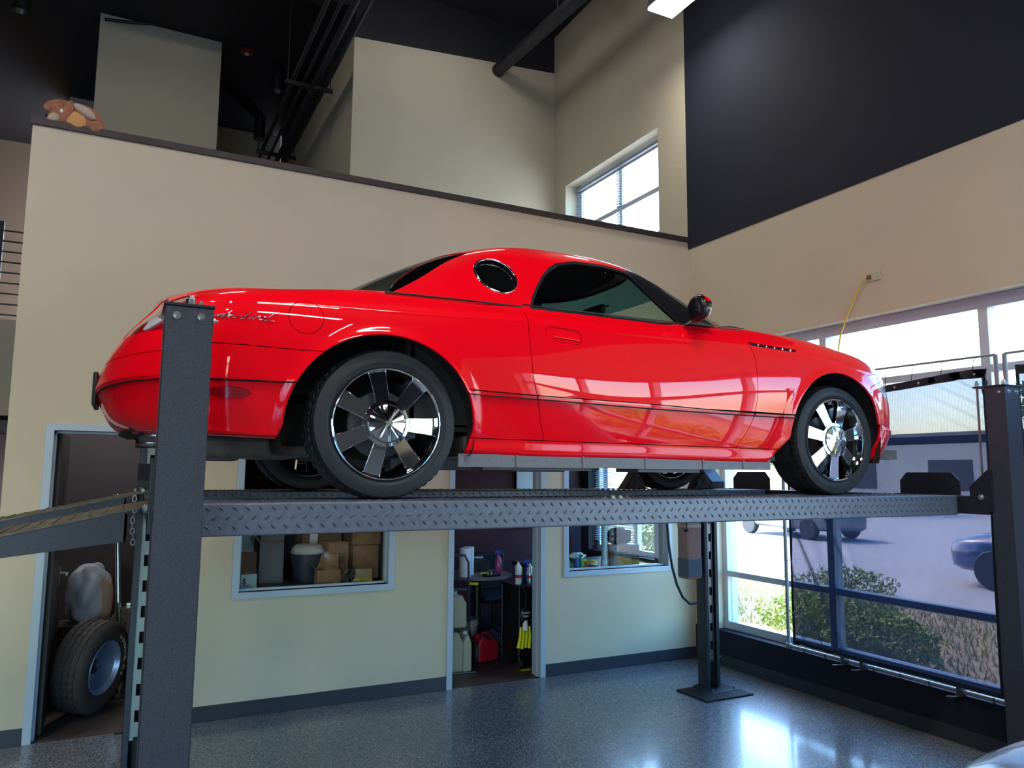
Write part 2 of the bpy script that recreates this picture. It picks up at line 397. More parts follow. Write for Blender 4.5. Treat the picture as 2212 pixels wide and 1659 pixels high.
S_ = [-1.35, -.95, -.55, 0, .5, 1.3, 2.2, 2.6, 2.85, 3.2, 3.5, 3.85]
ZT = np.array([
 [.28, .27, .24, .22, .20, .19, .19, .19, .20, .20, .20, .20],
 [.285, .262, .248, .225, .19, .182, .176, .18, .20, .212, .22, .22],
 [.33, .31, .30, .28, .275, .27, .26, .26, .275, .28, .28, .28],
 [.43, .455, .46, .455, .45, .435, .425, .425, .425, .385, .365, .355],
 [.445, .472, .475, .47, .465, .45, .44, .44, .44, .400, .380, .370],
 [.47, .49, .492, .488, .482, .468, .458, .458, .458, .43, .42, .42],
 [.56, .60, .60, .61, .61, .60, .60, .59, .57, .54, .52, .50],
 [.66, .70, .72, .735, .735, .735, .735, .715, .68, .64, .61, .585],
 [.755, .755, .785, .80, .815, .82, .818, .795, .755, .705, .665, .64],
 [.80, .785, .818, .848, .857, .864, .874, .85, .81, .755, .71, .68],
 [.84, .815, .848, .902, .903, .903, .922, .897, .86, .805, .76, .72],
 [.875, .85, .872, .917, .92, .925, .943, .918, .882, .83, .785, .745],
 [.905, .89, .90, .93, .935, .94, .965, .94, .905, .852, .803, .765],
 [.918, .91, .918, .94, .945, .95, .978, .953, .918, .863, .812, .775],
 [.922, .915, .922, .943, .95, .955, .982, .957, .922, .866, .814, .777]])
WT = [.62, .842, .878, .912, .9125, .9138, .917, .909, .894, .868, .815, .74, .55, .28, 0]
XRT = [-.85, -.97, -1.06, -1.115, -1.12, -1.125, -1.095, -1.04, -.985, -.955, -.93, -.91, -.89, -.88, -.88]
XFT = [3.35, 3.48, 3.58, 3.63, 3.63, 3.66, 3.66, 3.65, 3.63, 3.61, 3.57, 3.53, 3.48, 3.44, 3.42]
NU, NT = 460, 170
XA, XB = -.55, 2.85
def qangles(a, b, n, cnt):        # superellipse angles evenly spaced along the arc
    ph = np.linspace(0, PI/2, 4001); x = a*np.cos(ph)**(2/n); y = b*np.sin(ph)**(2/n)
    L = np.concatenate([[0], np.cumsum(np.hypot(np.diff(x), np.diff(y)))])
    return np.interp(np.linspace(0, L[-1], cnt), L, ph)
nr, nf = 90, 100; nm = NU-nr-nf+2
phr, phf = qangles(.57, .9, 2.4, nr), qangles(.81, .9, 2.2, nf)[::-1]
sU = np.concatenate([np.linspace(-1.35, XA, nr), np.linspace(XA, XB, nm)[1:], np.linspace(XB, 3.85, nf)[1:]])
tl = np.arange(15.)
tV = np.concatenate([np.linspace(0, 1, 6)[:-1], np.linspace(1, 3, 26)[:-1], np.linspace(3, 5, 26)[:-1], np.linspace(5, 10, 80)[:-1], np.linspace(10, 14, NT-134+4)])
NT = len(tV); NU = len(sU)
w_t = smoothc(tV, tl, WT); xr_t = smoothc(tV, tl, XRT); xf_t = smoothc(tV, tl, XFT)
zk = np.array([smoothc(sU, S_, ZT[k]) for k in range(15)])            # 15 x NU
# C1 interpolation between the levels, vectorised
def lev(tabl, t):
    xs = tl; h = 1.0; d = np.diff(tabl, axis=0); m_ = np.empty_like(tabl); m_[0] = d[0]; m_[-1] = d[-1]; m_[1:-1] = (d[:-1]+d[1:])/2
    i = np.clip(t.astype(int), 0, 13); q = (t-i)[:, None]
    return (2*q**3-3*q**2+1)*tabl[i]+(q**3-2*q**2+q)*m_[i]+(-2*q**3+3*q**2)*tabl[i+1]+(q**3-q**2)*m_[i+1]
Zg = lev(zk, tV).T                                                    # NU x NT
Xg = np.zeros((NU, NT)); Yg = np.zeros((NU, NT))
w_t = w_t+.0025*np.exp(-((tV-8)/.16)**2)
for j in range(NT):
    x = np.concatenate([XA-(XA-xr_t[j])*np.cos(phr)**(2/2.4), np.linspace(XA, XB, nm)[1:], (XB+(xf_t[j]-XB)*np.cos(phf)**(2/2.2))[1:]])
    y = np.concatenate([np.sin(phr)**(2/2.4), np.ones(nm-1), (np.sin(phf)**(2/2.2))[1:]])
    Xg[:, j] = x; Yg[:, j] = -w_t[j]*y
# fuller hips over the rear wheel, slight waist at the door
hip = lambda x, z: .010*np.exp(-((x-.05)/.55)**2)*np.exp(-((z-.62)/.16)**2)+.006*np.exp(-((x-2.72)/.45)**2)*np.exp(-((z-.60)/.15)**2)-.006*np.exp(-((x-1.35)/.6)**2)*np.exp(-((z-.66)/.18)**2)
ARC = [(-.025, .30, .412, .392), (2.695, .325, .378, .385)]
def arch_g(x, z, k, grow=0):
    cx_, cz_, rx, rz = ARC[k]; rx += grow; rz += grow
    up = np.sqrt(((x-cx_)/rx)**2+((z-cz_)/rz)**2)-1
    dz = np.maximum(0, cz_-z)
    left = (cx_-x)/(rx+(.35*dz if k == 0 else 1.05*dz))-1
    right = (x-cx_)/(rx-(.25*dz if k == 0 else .55*dz))-1
    return np.where(z > cz_, up, np.where(x < cx_, left, right))*.38
side = np.abs(Yg) > .55
for k in (0, 1):
    d = np.maximum(arch_g(Xg, Zg, k), 0)
    Yg -= np.where(side, (.012 if k == 0 else .009)*np.exp(-(d/.028)**2)*np.clip((Zg-.24)/.08, 0, 1), 0)
Yg -= np.where(side, hip(Xg, Zg), 0)
# lower front bumper stands proud
fb = np.clip((sU-2.98)/.10, 0, 1)[:, None]*1/(1+np.exp((Zg-.405)/.006)); 
Yg -= fb*.016*np.abs(Yg)/.9; Xg += fb*.014*np.clip((Xg-2.95)/.5, 0, 1)
P = np.stack([Xg, Yg, Zg], -1)
def gnormals(P):
    du = np.gradient(P, axis=0); dv = np.gradient(P, axis=1); n = np.cross(du, dv)
    n /= np.linalg.norm(n, axis=-1, keepdims=True)+1e-12; return n
Nn = gnormals(P)
if Nn[NU//2, 60, 1] > 0: Nn = -Nn
FLIP = np.cross(P[NU//2+1, 60]-P[NU//2, 60], P[NU//2, 61]-P[NU//2, 60])[1] > 0
Tg = np.repeat(tV[None], NU, 0); Sg = np.repeat(sU[:, None], NT, 1)

def clip_panel(P, N, conds, flip, offset=0, lip=.012):
    """part of a gridded surface where every implicit function is positive -> verts, normals, faces"""
    G = np.stack(conds, -1); A = np.concatenate([P-N*offset, N, G], -1); pos = (G > 0)
    c = [A[:-1, :-1], A[1:, :-1], A[1:, 1:], A[:-1, 1:]]
    cp = [x[..., 6:] > 0 for x in c]
    full = np.all(np.stack([np.all(x, -1) for x in cp]), 0)
    anyk = np.all(cp[0] | cp[1] | cp[2] | cp[3], -1); part = anyk & ~full
    nu, nt_ = full.shape; ids = -np.ones(P.shape[:2], int); V = []; Nv = []; F = []
    I, J = np.nonzero(full)
    use = np.zeros(P.shape[:2], bool)
    for di, dj in ((0, 0), (1, 0), (1, 1), (0, 1)): use[I+di, J+dj] = True
    ui, uj = np.nonzero(use); ids[ui, uj] = np.arange(len(ui)); V = [tuple(v) for v in A[ui, uj, :3]]; Nv = [tuple(v) for v in A[ui, uj, 3:6]]
    q = np.stack([ids[I, J], ids[I+1, J], ids[I+1, J+1], ids[I, J+1]], -1)
    F = [tuple(r) if not flip else tuple(r[::-1]) for r in q.tolist()]
    lips = []
    for i, j in zip(*np.nonzero(part)):
        poly = [x[i, j] for x in c]
        for k in range(G.shape[-1]):
            nw = []
            for a in range(len(poly)):
                p, q_ = poly[a], poly[(a+1) % len(poly)]; gp, gq = p[6+k], q_[6+k]
                if gp > 0: nw.append(p)
                if (gp > 0) != (gq > 0): e = p+(q_-p)*(gp/(gp-gq)); e[6+k] = 0; nw.append(e)
            poly = nw
            if len(poly) < 3: break
        if len(poly) < 3: continue
        b = len(V); V += [tuple(p[:3]) for p in poly]; Nv += [tuple(p[3:6]/(np.linalg.norm(p[3:6])+1e-9)) for p in poly]
        f = tuple(range(b, b+len(poly))); F.append(f if not flip else f[::-1])
        for a in range(len(poly)):
            p, q_ = poly[a], poly[(a+1) % len(poly)]
            if lip and any(abs(p[6+k]) < 1e-9 and abs(q_[6+k]) < 1e-9 for k in range(G.shape[-1])): lips.append((p, q_))
    LV = []
    for p, q_ in lips:
        LV.append([p[:3], q_[:3], q_[:3]-q_[3:6]*lip, p[:3]-p[3:6]*lip])
    return V, Nv, F, LV
def mesh_panel(name, data, M, parent, mirror=False, both=False):
    V, Nv, F, LV = data; V = list(V); Nv = list(Nv); F = list(F)
    for qd in LV:
        n = np.cross(qd[1]-qd[0], qd[2]-qd[0]); n = n/(np.linalg.norm(n)+1e-12); b = len(V)
        V += [tuple(p) for p in qd]; Nv += [tuple(n)]*4; F.append((b, b+1, b+2, b+3))
    sets = []
    if not mirror or both: sets.append((V, Nv, F))
    if mirror or both:
        sets.append(([(x, -y, z) for x, y, z in V], [(x, -y, z) for x, y, z in Nv], [f[::-1] for f in F]))
    AV, AN, AF = [], [], []
    for v, n, f in sets:
        b = len(AV); AV += v; AN += n; AF += [tuple(i+b for i in q) for q in f]
    me = bpy.data.meshes.new(name); me.from_pydata(AV, [], AF); me.materials.append(M); me.shade_smooth()
    me.normals_split_custom_set_from_vertices(AN)
    o = bpy.data.objects.new(name, me); COL.objects.link(o); o.parent = parent; return o
def sdf_poly(x, y, poly):       # signed distance, positive inside
    x = np.asarray(x); y = np.asarray(y); d = np.full(x.shape, 1e9); ins = np.zeros(x.shape, bool); n = len(poly)
    for i in range(n):
        ax, ay = poly[i]; bx, by = poly[(i+1) % n]; ex, ey = bx-ax, by-ay
        t = np.clip(((x-ax)*ex+(y-ay)*ey)/(ex*ex+ey*ey), 0, 1); d = np.minimum(d, np.hypot(x-ax-t*ex, y-ay-t*ey))
        c1 = ((ay > y) != (by > y)); xi = ax+(y-ay)/(by-ay+1e-12)*(bx-ax); ins ^= c1 & (x < xi)
    return np.where(ins, d, -d)
def bodyY(x, z, out=0):         # surface point of the near side at (x, z)
    d = (Xg-x)**2+(Zg-z)**2+np.where(Tg > 11, 9, 0)+np.where(Tg < 1, 9, 0); i, j = np.unravel_index(np.argmin(d), d.shape)
    p, n = P[i, j], Nn[i, j]; y = p[1]-((x-p[0])*n[0]+(z-p[2])*n[2])/n[1]
    return Vector((x, y, z))+Vector(n)*out, Vector(n)

g = .0022
XR = pchip(Zg, [.0, .276, .34, .466, .593, .779, .893, 1.2], [.78, .752, .73, .70, .672, .66, .66, .66])
XFd = pchip(Zg, [.0, .262, .348, .441, .594, .737, .829, .905, 1.2], [1.80, 1.94, 2.00, 2.043, 2.07, 2.068, 2.035, 1.99, 1.9])
ZS = pchip(Xg, [.2, .36, 2.25, 2.4], [.272, .270, .257, .255])            # sill seam
a0, a1 = arch_g(Xg, Zg, 0), arch_g(Xg, Zg, 1)
fuel = np.hypot(Xg+.365, Zg-.737)-.070
hs = np.hypot(np.maximum(np.abs(Xg-.85)-.066, 0), (Zg-.770)-(Xg-.85)*-.05)-.034
mk = (np.sqrt(((Xg+.64)/.078)**2+((Zg-.417)/.022)**2)-1)*.03
am = (np.sqrt(((Xg-3.275)/.036)**2+((Zg-.375)/.030)**2+np.where(Yg > -.5, 9, 0))-1)*.03
vent = sdf_poly(Xg, Zg, [(2.035, .842), (2.39, .826), (2.40, .822), (2.375, .812), (2.055, .824)]); vent = np.where(side, vent, -1)
rbz = np.maximum(Xg-(-.02), Zg-pchip(Xg, [-1.2, -.9, -.7, -.3, 0], [.56, .575, .604, .598, .598]))
tail = np.minimum(np.minimum(-.795-Xg, Zg-.665), (10.9-Tg)*.08); tail = np.minimum(tail, np.abs(Yg)-.36)
revl = np.minimum(tail-.004, sdf_poly(Xg, Zg, [(-.96, .655), (-.885, .70), (-.875, .735), (-.93, .715)]))
cab = np.minimum(np.minimum(np.minimum(Tg-10.55, Xg-.16), 2.02-Xg)*.1, 1)
HL = [(2.985, .716), (3.10, .735), (3.22, .722), (3.40, .70), (3.44, .675), (3.42, .60), (3.30, .575), (3.17, .60), (3.08, .645)]
head = sdf_poly(Xg, Zg, HL); head = np.where(np.abs(Yg) > .44, head, -1)
belt = 10.35
trunk = np.minimum(np.minimum((Tg-10.25)*.08, -.10-Xg), Xg+.86+(Tg < 0))
hood = np.minimum(np.minimum((Tg-10.45)*.08, Xg-2.12), 3.36-Xg)
fbump = Sg-3.02
def panel(name, conds, M=RED, off=0, lip=.012, mirror=True, both=False):
    dta = clip_panel(P, Nn, conds, FLIP, off, lip)
    if both: return [mesh_panel(name, dta, M, car, both=True)]
    r = [mesh_panel(name, dta, M, car)]
    if mirror: r.append(mesh_panel(name, dta, M, car, mirror=True))
    return r
doors = panel('door', [Xg-XR-g, XFd-g-Xg, Zg-ZS-g, (belt-Tg)*.05, hs-.0015, -vent-.002, (Tg-1.0)*.1])
panel('quarter_panel', [XR-g-Xg, np.maximum(Zg-ZS-g, -Xg), rbz-g, a0, fuel-.0015, -tail-.002, -trunk-.002, -cab, (Tg-1.0)*.1])
panel('front_fender', [Xg-XFd-g, np.maximum(Zg-ZS-g, Xg-2.4), a1, -np.maximum(-9, np.minimum(np.minimum(fbump, .425-Zg), 1))-.001, -vent-.002, -hood-.002, -head-.002, -cab, (Tg-1.0)*.1])
panel('front_bumper', [fbump+.02, .425-g-Zg, a1, am, (Tg-1.0)*.1], both=True)
panel('rear_bumper', [-rbz-g, -.02-Xg, a0, mk, -tail-.002, (Tg-1.0)*.1], both=True)
panel('sill', [ZS-g-Zg, Xg-.2, 2.5-Xg, a0, a1, (Tg-1.0)*.1])
panel('hood', [hood], both=True)
panel('trunk_lid', [trunk], both=True)
panel('fuel_door', [-fuel-.0015], mirror=False)
panel('taillight', [tail-.001], LENSR, off=.003)
panel('reverse_light', [revl-.001], LENSW, off=-.003)
panel('headlight', [head-.001], LENSW, off=.002)
panel('side_marker', [-mk-.001], LENSR, off=-.004)
panel('turn_signal', [-am-.001], AMBER, off=-.002)
vs_ = panel('fender_vent', [vent-.001], BLKP, off=.008)
for v_ in vs_:
    for k in range(5):
        x = 2.10+k*.061; q, n = bodyY(x, .8325-(x-2.035)*.045, -.002)
        sg = 1 if v_ is vs_[0] else -1
        MB().cbox((q.x, q.y*sg, q.z), (.010, .012, .014), Matrix.Translation((0, 0, 0))).obj('vent_bar', CHROME, v_, bevel=.003)
# black inner shell behind every gap
st = 3
def inner(conds, name):
    sl_ = (slice(None, None, st), slice(None, None, 2))
    dta = clip_panel(P[sl_], Nn[sl_], [c_[sl_] for c_ in conds], FLIP, .016, 0)
    mesh_panel(name, dta, LINER, car, both=True)
inner([arch_g(Xg, Zg, 0), arch_g(Xg, Zg, 1), -cab], 'inner_shell')
# door handles: recessed cup and grip bar
for dr, sg in zip(doors, (1, -1)):
    dta = clip_panel(P, Nn, [-hs-.0008], FLIP, .003, 0); h = mesh_panel('handle_cup', dta, RED, dr, mirror=sg < 0)
    pts = []
    for k in range(13):
        x = .795+k*.0115; q, n = bodyY(x, .757-(x-.85)*.05, -.001); pts.append((q.x, q.y*sg, q.z))
    MB().tube(pts, .0065, 10).obj('door_handle', RED, dr, smooth=60)
# chrome script on the quarter panel (both sides), hand-drawn letter strokes
SCR = [  # strokes of the word in a slanted hand, unit = x-height
 [(-.1, 2.0), (.5, 2.2), (1.5, 2.2)], [(.9, 2.2), (.45, 0)],
 [(1.35, 2.1), (.85, 0)], [(.95, .5), (1.3, .95), (1.6, .9), (1.4, 0)],
 [(2.0, 1), (1.8, .2), (2.05, 0), (2.5, .4), (2.7, 1), (2.5, 0)],
 [(3.05, 1), (2.8, 0)], [(2.95, .6), (3.3, 1), (3.55, .85), (3.35, 0)],
 [(4.5, .9), (4.1, 1), (3.75, .5), (3.85, .05), (4.2, .1), (4.55, .7)], [(4.95, 2.1), (4.45, 0)],
 [(4.9, .45), (5.3, .65), (5.25, 1), (4.95, .8), (4.9, .2), (5.2, 0), (5.5, .2)],
 [(5.85, 1), (5.6, 0)], [(5.75, .6), (6.1, 1), (6.3, .95)],
 [(6.95, 2.1), (6.4, .0), (6.8, .1), (7.05, .6), (6.85, .95), (6.6, .7)],
 [(7.45, 1), (7.25, 0)], [(7.6, 1.5), (7.63, 1.6)],
 [(7.95, 1), (7.7, 0)], [(7.85, .6), (8.2, 1), (8.4, .95)],
 [(9.1, .9), (8.75, 1), (8.4, .5), (8.5, .05), (8.85, .1), (9.15, .7)], [(9.6, 2.1), (9.1, 0), (9.9, -.05), (10.3, 0)]]
u0 = .0170
for sg, par in ((1, car), (-1, car)):
    mb = MB()
    for s_ in SCR:
        pts = []
        for a, b_ in zip(s_[:-1], s_[1:]):
            for k in range(4): pts.append((a[0]+(b_[0]-a[0])*k/4, a[1]+(b_[1]-a[1])*k/4))
        pts.append(s_[-1]); pp = []
        for a, b_ in pts:
            xx = (-.825+(a+b_*.25)*.0325) if sg > 0 else (-.825+10.4*.0325-(a+b_*.25)*.0325)
            q, n = bodyY(xx, .706+b_*.0135+.02*(xx+.65)*0, .003); pp.append((q.x, q.y*sg, q.z))
        mb.tube(pp, .0022, 6)
    mb.obj('script_emblem', CHROME, par, smooth=60)['label'] = 'chrome script reading Thunderbird'
# bright belt strip under the door glass
for sg in (1, -1):
    pts = []
    for k in range(30):
        x = .665+k*.047; pts.append((x, -.832*sg, .915))
    MB().tube(pts, .0042, 8).obj('belt_moulding', BLKP, car, smooth=60)

# ---- greenhouse
GL = np.array([  # z, half width, rear x, front x
 [.870, .862, -.36, 2.56], [.915, .835, -.27, 2.49], [.963, .800, -.17, 2.43], [1.050, .742, -.01, 2.23], [1.135, .688, .15, 2.06], [1.210, .642, .31, 1.89],
 [1.258, .600, .44, 1.76], [1.290, .553, .56, 1.64], [1.315, .48, .69, 1.53], [1.332, .36, .82, 1.44], [1.341, .18, .91, 1.38], [1.343, 0, .97, 1.34]])
GU, GV = 300, 110
gt = np.linspace(0, 11, GV); gi = np.arange(12.)
gz, gw, gxr, gxf = [smoothc(gt, gi, GL[:, k]) for k in range(4)]
XC = 1.05
p1, p2 = qangles(1.2, .8, 3.4, 150), qangles(1.1, .8, 2.9, 151)[::-1][1:]
GX = np.concatenate([XC-(XC-gxr)[None]*np.cos(p1)[:, None]**(2/3.4), XC+(gxf-XC)[None]*np.cos(p2)[:, None]**(2/2.9)])
GY = -np.concatenate([gw[None]*np.sin(p1)[:, None]**(2/3.4), gw[None]*np.sin(p2)[:, None]**(2/2.9)])
GZ = np.repeat(gz[None], GX.shape[0], 0)
GZ = GZ+np.where(GZ < 2, -.010*np.clip((XC-GX)/1.2, 0, 1)**2, 0)
GP = np.stack([GX, GY, GZ], -1); GN = gnormals(GP)
k0 = GX.shape[0]//2
if GN[k0, 40, 1] > 0: GN = -GN
GF = np.cross(GP[k0+1, 40]-GP[k0, 40], GP[k0, 41]-GP[k0, 40])[1] > 0
WIN = [(.709, .905), (.738, .958), (.792, 1.033), (.85, 1.106), (.903, 1.158), (.961, 1.194), (1.083, 1.226), (1.263, 1.233), (1.382, 1.226), (1.426, 1.214), (1.469, 1.159), (1.572, 1.007), (1.612, .953), (1.63, .905)]
gwin = sdf_poly(GX, GZ, WIN); gwin = np.where(np.abs(GY) > .45, gwin, -1)
gport = np.where(np.abs(GY) > .45, .103-np.hypot(GX-.578, (GZ-1.073)*1.02), -1)
gx_glass = pchip(GZ, [.80, .89, .92, 1.02, 1.153, 1.19, 1.3], [-.10, -.03, .03, .19, .375, .44, .66])
grear = np.minimum(gx_glass-GX, 1.225-GZ)
gpill = GX-(1.455+(1.235-GZ)*.42)-np.where(GZ < 1.0, 0, 0)      # ahead of this line: black pillar and screen
gscr = np.minimum(GX-(1.560+(1.235-GZ)*1.32), 1.280-GZ)
gfront = np.minimum(GX-(1.43+np.maximum(0, 1.22-GZ)*.6), 1.312-GZ)
def gpanel(name, conds, M, off=0, lip=.010, both=True, mirror=False):
    dta = clip_panel(GP, GN, conds, GF, off, lip)
    if both: return mesh_panel(name, dta, M, car, both=True)
    return mesh_panel(name, dta, M, car, mirror=mirror)
gtop = np.maximum(-gfront, -1)
low = GZ-.872-.028*np.clip((GX-.0)/.3, 0, 1)*0
ht = gpanel('hardtop', [-gwin-.010, -gport-.004, -grear-.003, -gfront-.001, low], RED)
gpanel('headliner', [-gwin-.006, -gport, -grear+.01, -gfront-.001, low], HEADLIN, off=.03, lip=0)
gpanel('windscreen_frame', [gfront, -gwin-.010, -gscr, low], BLKP, off=.001)
gpanel('pillar_trim', [gfront, -gwin-.02, -gscr-.02, low], HEADLIN, off=.03, lip=0)
gpanel('windscreen', [gscr-.001, low, 1.20-GZ], TINT, off=.004, lip=0)
gpanel('sun_band', [gscr-.001, GZ-1.20], glassmat('sun_band_glass', (.10, .26, .30), .9), off=.004, lip=0)
gpanel('rear_window', [grear-.001, low], TINTR, off=.003, lip=0)
for mi in (False, True):
    gpanel('window_seal', [gwin+.010, .004-gwin, low], BLKPL, off=.002, both=False, mirror=mi)
    gpanel('door_glass', [gwin-.001], TINT, off=.006, lip=0, both=False, mirror=mi)
    pg = gpanel('porthole', [gport-.006], PORTG, off=.012, lip=0, both=False, mirror=mi)
    sg = -1 if mi else 1; ring = []
    for k in range(49):
        a = 2*PI*k/48; x = .578+.102*math.cos(a); z = 1.073+.100*math.sin(a)
        d = (GX-x)**2+(GZ-z)**2; i, j = np.unravel_index(np.argmin(d), d.shape); n = GN[i, j]; p_ = GP[i, j]
        y = p_[1]-((x-p_[0])*n[0]+(z-p_[2])*n[2])/n[1]; ring.append((x+n[0]*.001, (y+n[1]*.001)*sg, z+n[2]*.001))
    MB().tube(ring, .0062, 8, cap=False).obj('bezel', CHROME, pg, smooth=60)
# seam strip between roof and body
for sg in (1, -1):
    pts = [(-.02+k*.0235, -.838*sg, .896+.0055*min(1, k/20)) for k in range(30)]
    MB().tube(pts, .0045, 6).obj('roof_seam', BLKPL, car, smooth=60)
# dark wiper cowl
MB().prism([(1.98, -.70), (2.02, -.76), (2.16, -.74), (2.27, -.40), (2.30, 0), (2.27, .40), (2.16, .74), (2.02, .76), (1.98, .7)], .925, .955, 'z').obj('cowl', BLKPL, car, bevel=.008)

# ---- cabin
cb = MB(); cb.box(.12, 2.05, -.80, -.77, .32, .90); cb.box(.12, 2.05, .77, .80, .32, .90); cb.box(.10, .14, -.8, .8, .32, .90); cb.box(.12, 2.05, -.8, .8, .30, .33)
cb.obj('cabin_tub', LINER, car)
MB().prism([(1.72, .58), (1.70, .84), (1.78, .91), (2.05, .935), (2.10, .60)], -.76, .76, 'y').obj('dashboard', SEAT, car, bevel=.015)
for y in (-.38, .38):
    st_ = MB().prism([(.62, .42), (1.15, .42), (1.16, .55), (.80, .54), (.72, .80), (.60, .93), (.50, .93), (.50, .60)], y-.24, y+.24, 'y').obj('seat', SEAT, car, bevel=.03, seg=3)
    hr = MB().cbox((.50, y, 1.00), (.10, .24, .15)).obj('headrest', SEAT, st_, bevel=.035, seg=3)
ang = Matrix.Translation((1.55, .38, .84)) @ Matrix.Rotation(math.radians(-68), 4, 'Y')
swp = [ang @ Vector((.185*math.cos(2*PI*k/32), .185*math.sin(2*PI*k/32), 0)) for k in range(33)]
sw = MB().tube(swp, .014, 8, cap=False); sw.tube([ang @ Vector((-.18, 0, 0)), ang @ Vector((.18, 0, 0))], .012); sw.obj('steering_wheel', SEAT, car, smooth=60)
mm = MB().cbox((1.60, 0, 1.125), (.05, .25, .075)); mo = mm.obj('rear_view_mirror', BLKPL, car, bevel=.02, seg=3)
MB().tube([(1.62, 0, 1.13), (1.68, 0, 1.17), (1.72, 0, 1.185)], .009).obj('mirror_stalk', BLKPL, mo)
# ---- door mirrors
for sg in (1, -1):
    def mf(u, v):
        a = 2*PI*u; b_ = v*PI
        r = 1
        x = -math.cos(b_); q = math.sin(b_)**.55
        sx = .052+.030*x if True else 0
        x = x*.35 if x < 0 else x
        return (1.625+.060*x, sg*(-.955-.074*q*math.cos(a)), .972+.072*q*math.sin(a)*(1-.12*x)+.008*x)
    mh = MB().grid(mf, 32, 20, wrapu=True).obj('door_mirror', BLKP, car, smooth=70)
    def mr(u, v):
        a = PI*(.12+.76*u); b_ = PI*(.50+.49*v); x = -math.cos(b_); q = math.sin(b_)**.55*1.012
        return (1.626+.063*x, sg*(-.955-.076*q*math.cos(a)), .973+.074*q*math.sin(a)*(1-.12*x)+.010*x)
    MB().grid(mr, 20, 10).obj('mirror_cap', RED, mh, smooth=70)
    MB().prism([(1.61, .90), (1.66, .93), (1.72, .925), (1.80, .90)], -.90*sg, -.845*sg, 'y').obj('mirror_foot', BLKPL, mh, bevel=.01)

# ---- wheel wells, pan, running gear
for k in (0, 1):
    cx_, cz_, rx, rz = ARC[k]
    for sg in (1, -1):
        pr = []
        for i in range(41):
            a = -.45+(PI+.9)*i/40; pr.append((cx_+(rx+.012)*math.cos(a), cz_+(rz+.012)*math.sin(a)))
        pr = [(x, max(z, .19)) for x, z in pr]
        mb = MB(); n = len(pr)
        mb.add([(x, -.885*sg, z) for x, z in pr]+[(x, -.50*sg, z) for x, z in pr], [(i, i+1, n+i+1, n+i) for i in range(n-1)]+[tuple(range(n, 2*n))])
        mb.obj('wheel_well', LINER, car)
pan = MB(); pan.box(-.80, -.45, -.80, .80, .27, .31); pan.box(.38, 2.3, -.80, .80, .195, .28); pan.box(3.0, 3.45, -.72, .72, .22, .28); pan.box(-.45, .4, -.50, .50, .42, .46); pan.box(2.3, 3.0, -.52, .52, .34, .40)
pan.obj('floor_pan', UNDER, car)
for sg in (1, -1):
    sk = MB(); sk.box(.33, 2.20, -.862*sg, -.85*sg, .142, .20); 
    for x in (.62, .98, 1.35, 1.72, 2.0): sk.box(x-.004, x+.004, -.867*sg, -.86*sg, .142, .198)
    for x in np.arange(.36, 2.2, .06): sk.box(x, x+.006, -.864*sg, -.86*sg, .17, .176)
    sk.box(1.35, 1.75, -.80*sg, -.60*sg, .125, .20); sk.box(.5, 1.1, -.75*sg, -.62*sg, .13, .20)
    sk.obj('sill_flange', mat('grey_flange', C(108, 106, 112), .5), car)
    MB().tube([(-.76, -.50*sg, .262), (-.84, -.50*sg, .262), (-.94, -.50*sg, .260)], .027, 20, cap=False).obj('exhaust_tip', mat('steel_tip', C(140, 142, 146), .25, 1), car, smooth=60, solid=.003)
    MB().tube([(-.44, -.5*sg, .215), (-.36, -.5*sg, .205), (-.20, -.49*sg, .205), (-.08, -.44*sg, .225), (0, -.36*sg, .26), (.3, -.30*sg, .24), (1.2, -.28*sg, .19)], .027, 12).obj('exhaust_pipe', UNDER, car, smooth=60)
    MB().cbox((-.62, -.50*sg, .222), (.40, .26, .105)).obj('muffler', UNDER, car, bevel=.035, seg=3, smooth=50)
MB().cyl((0, -.62, .30), (0, .62, .30), .045, n=14).obj('rear_axle', UNDER, car, smooth=40)
MB().cyl((2.724, -.62, .27), (2.724, .62, .27), .035, n=14).obj('front_crossmember', UNDER, car, smooth=40)
MB().cbox((-1.122, 0, .475), (.022, .34, .15)).obj('plate_holder', BLKPL, car, bevel=.008)
MB().prism([(-.85, -.60), (-.98, -.50), (-1.02, 0), (-.98, .50), (-.85, .60)], .275, .285, 'z').obj('rear_valance', LINER, car)
# grille mouth with bars
gm = MB(); gm.cbox((3.655, 0, .44), (.04, .72, .16)); go = gm.obj('grille', BLKPL, car, bevel=.03)
for k in range(5): MB().box(3.672, 3.684, -.33, .33, .385+k*.027, .391+k*.027).obj('grille_bar', CHROME, go)

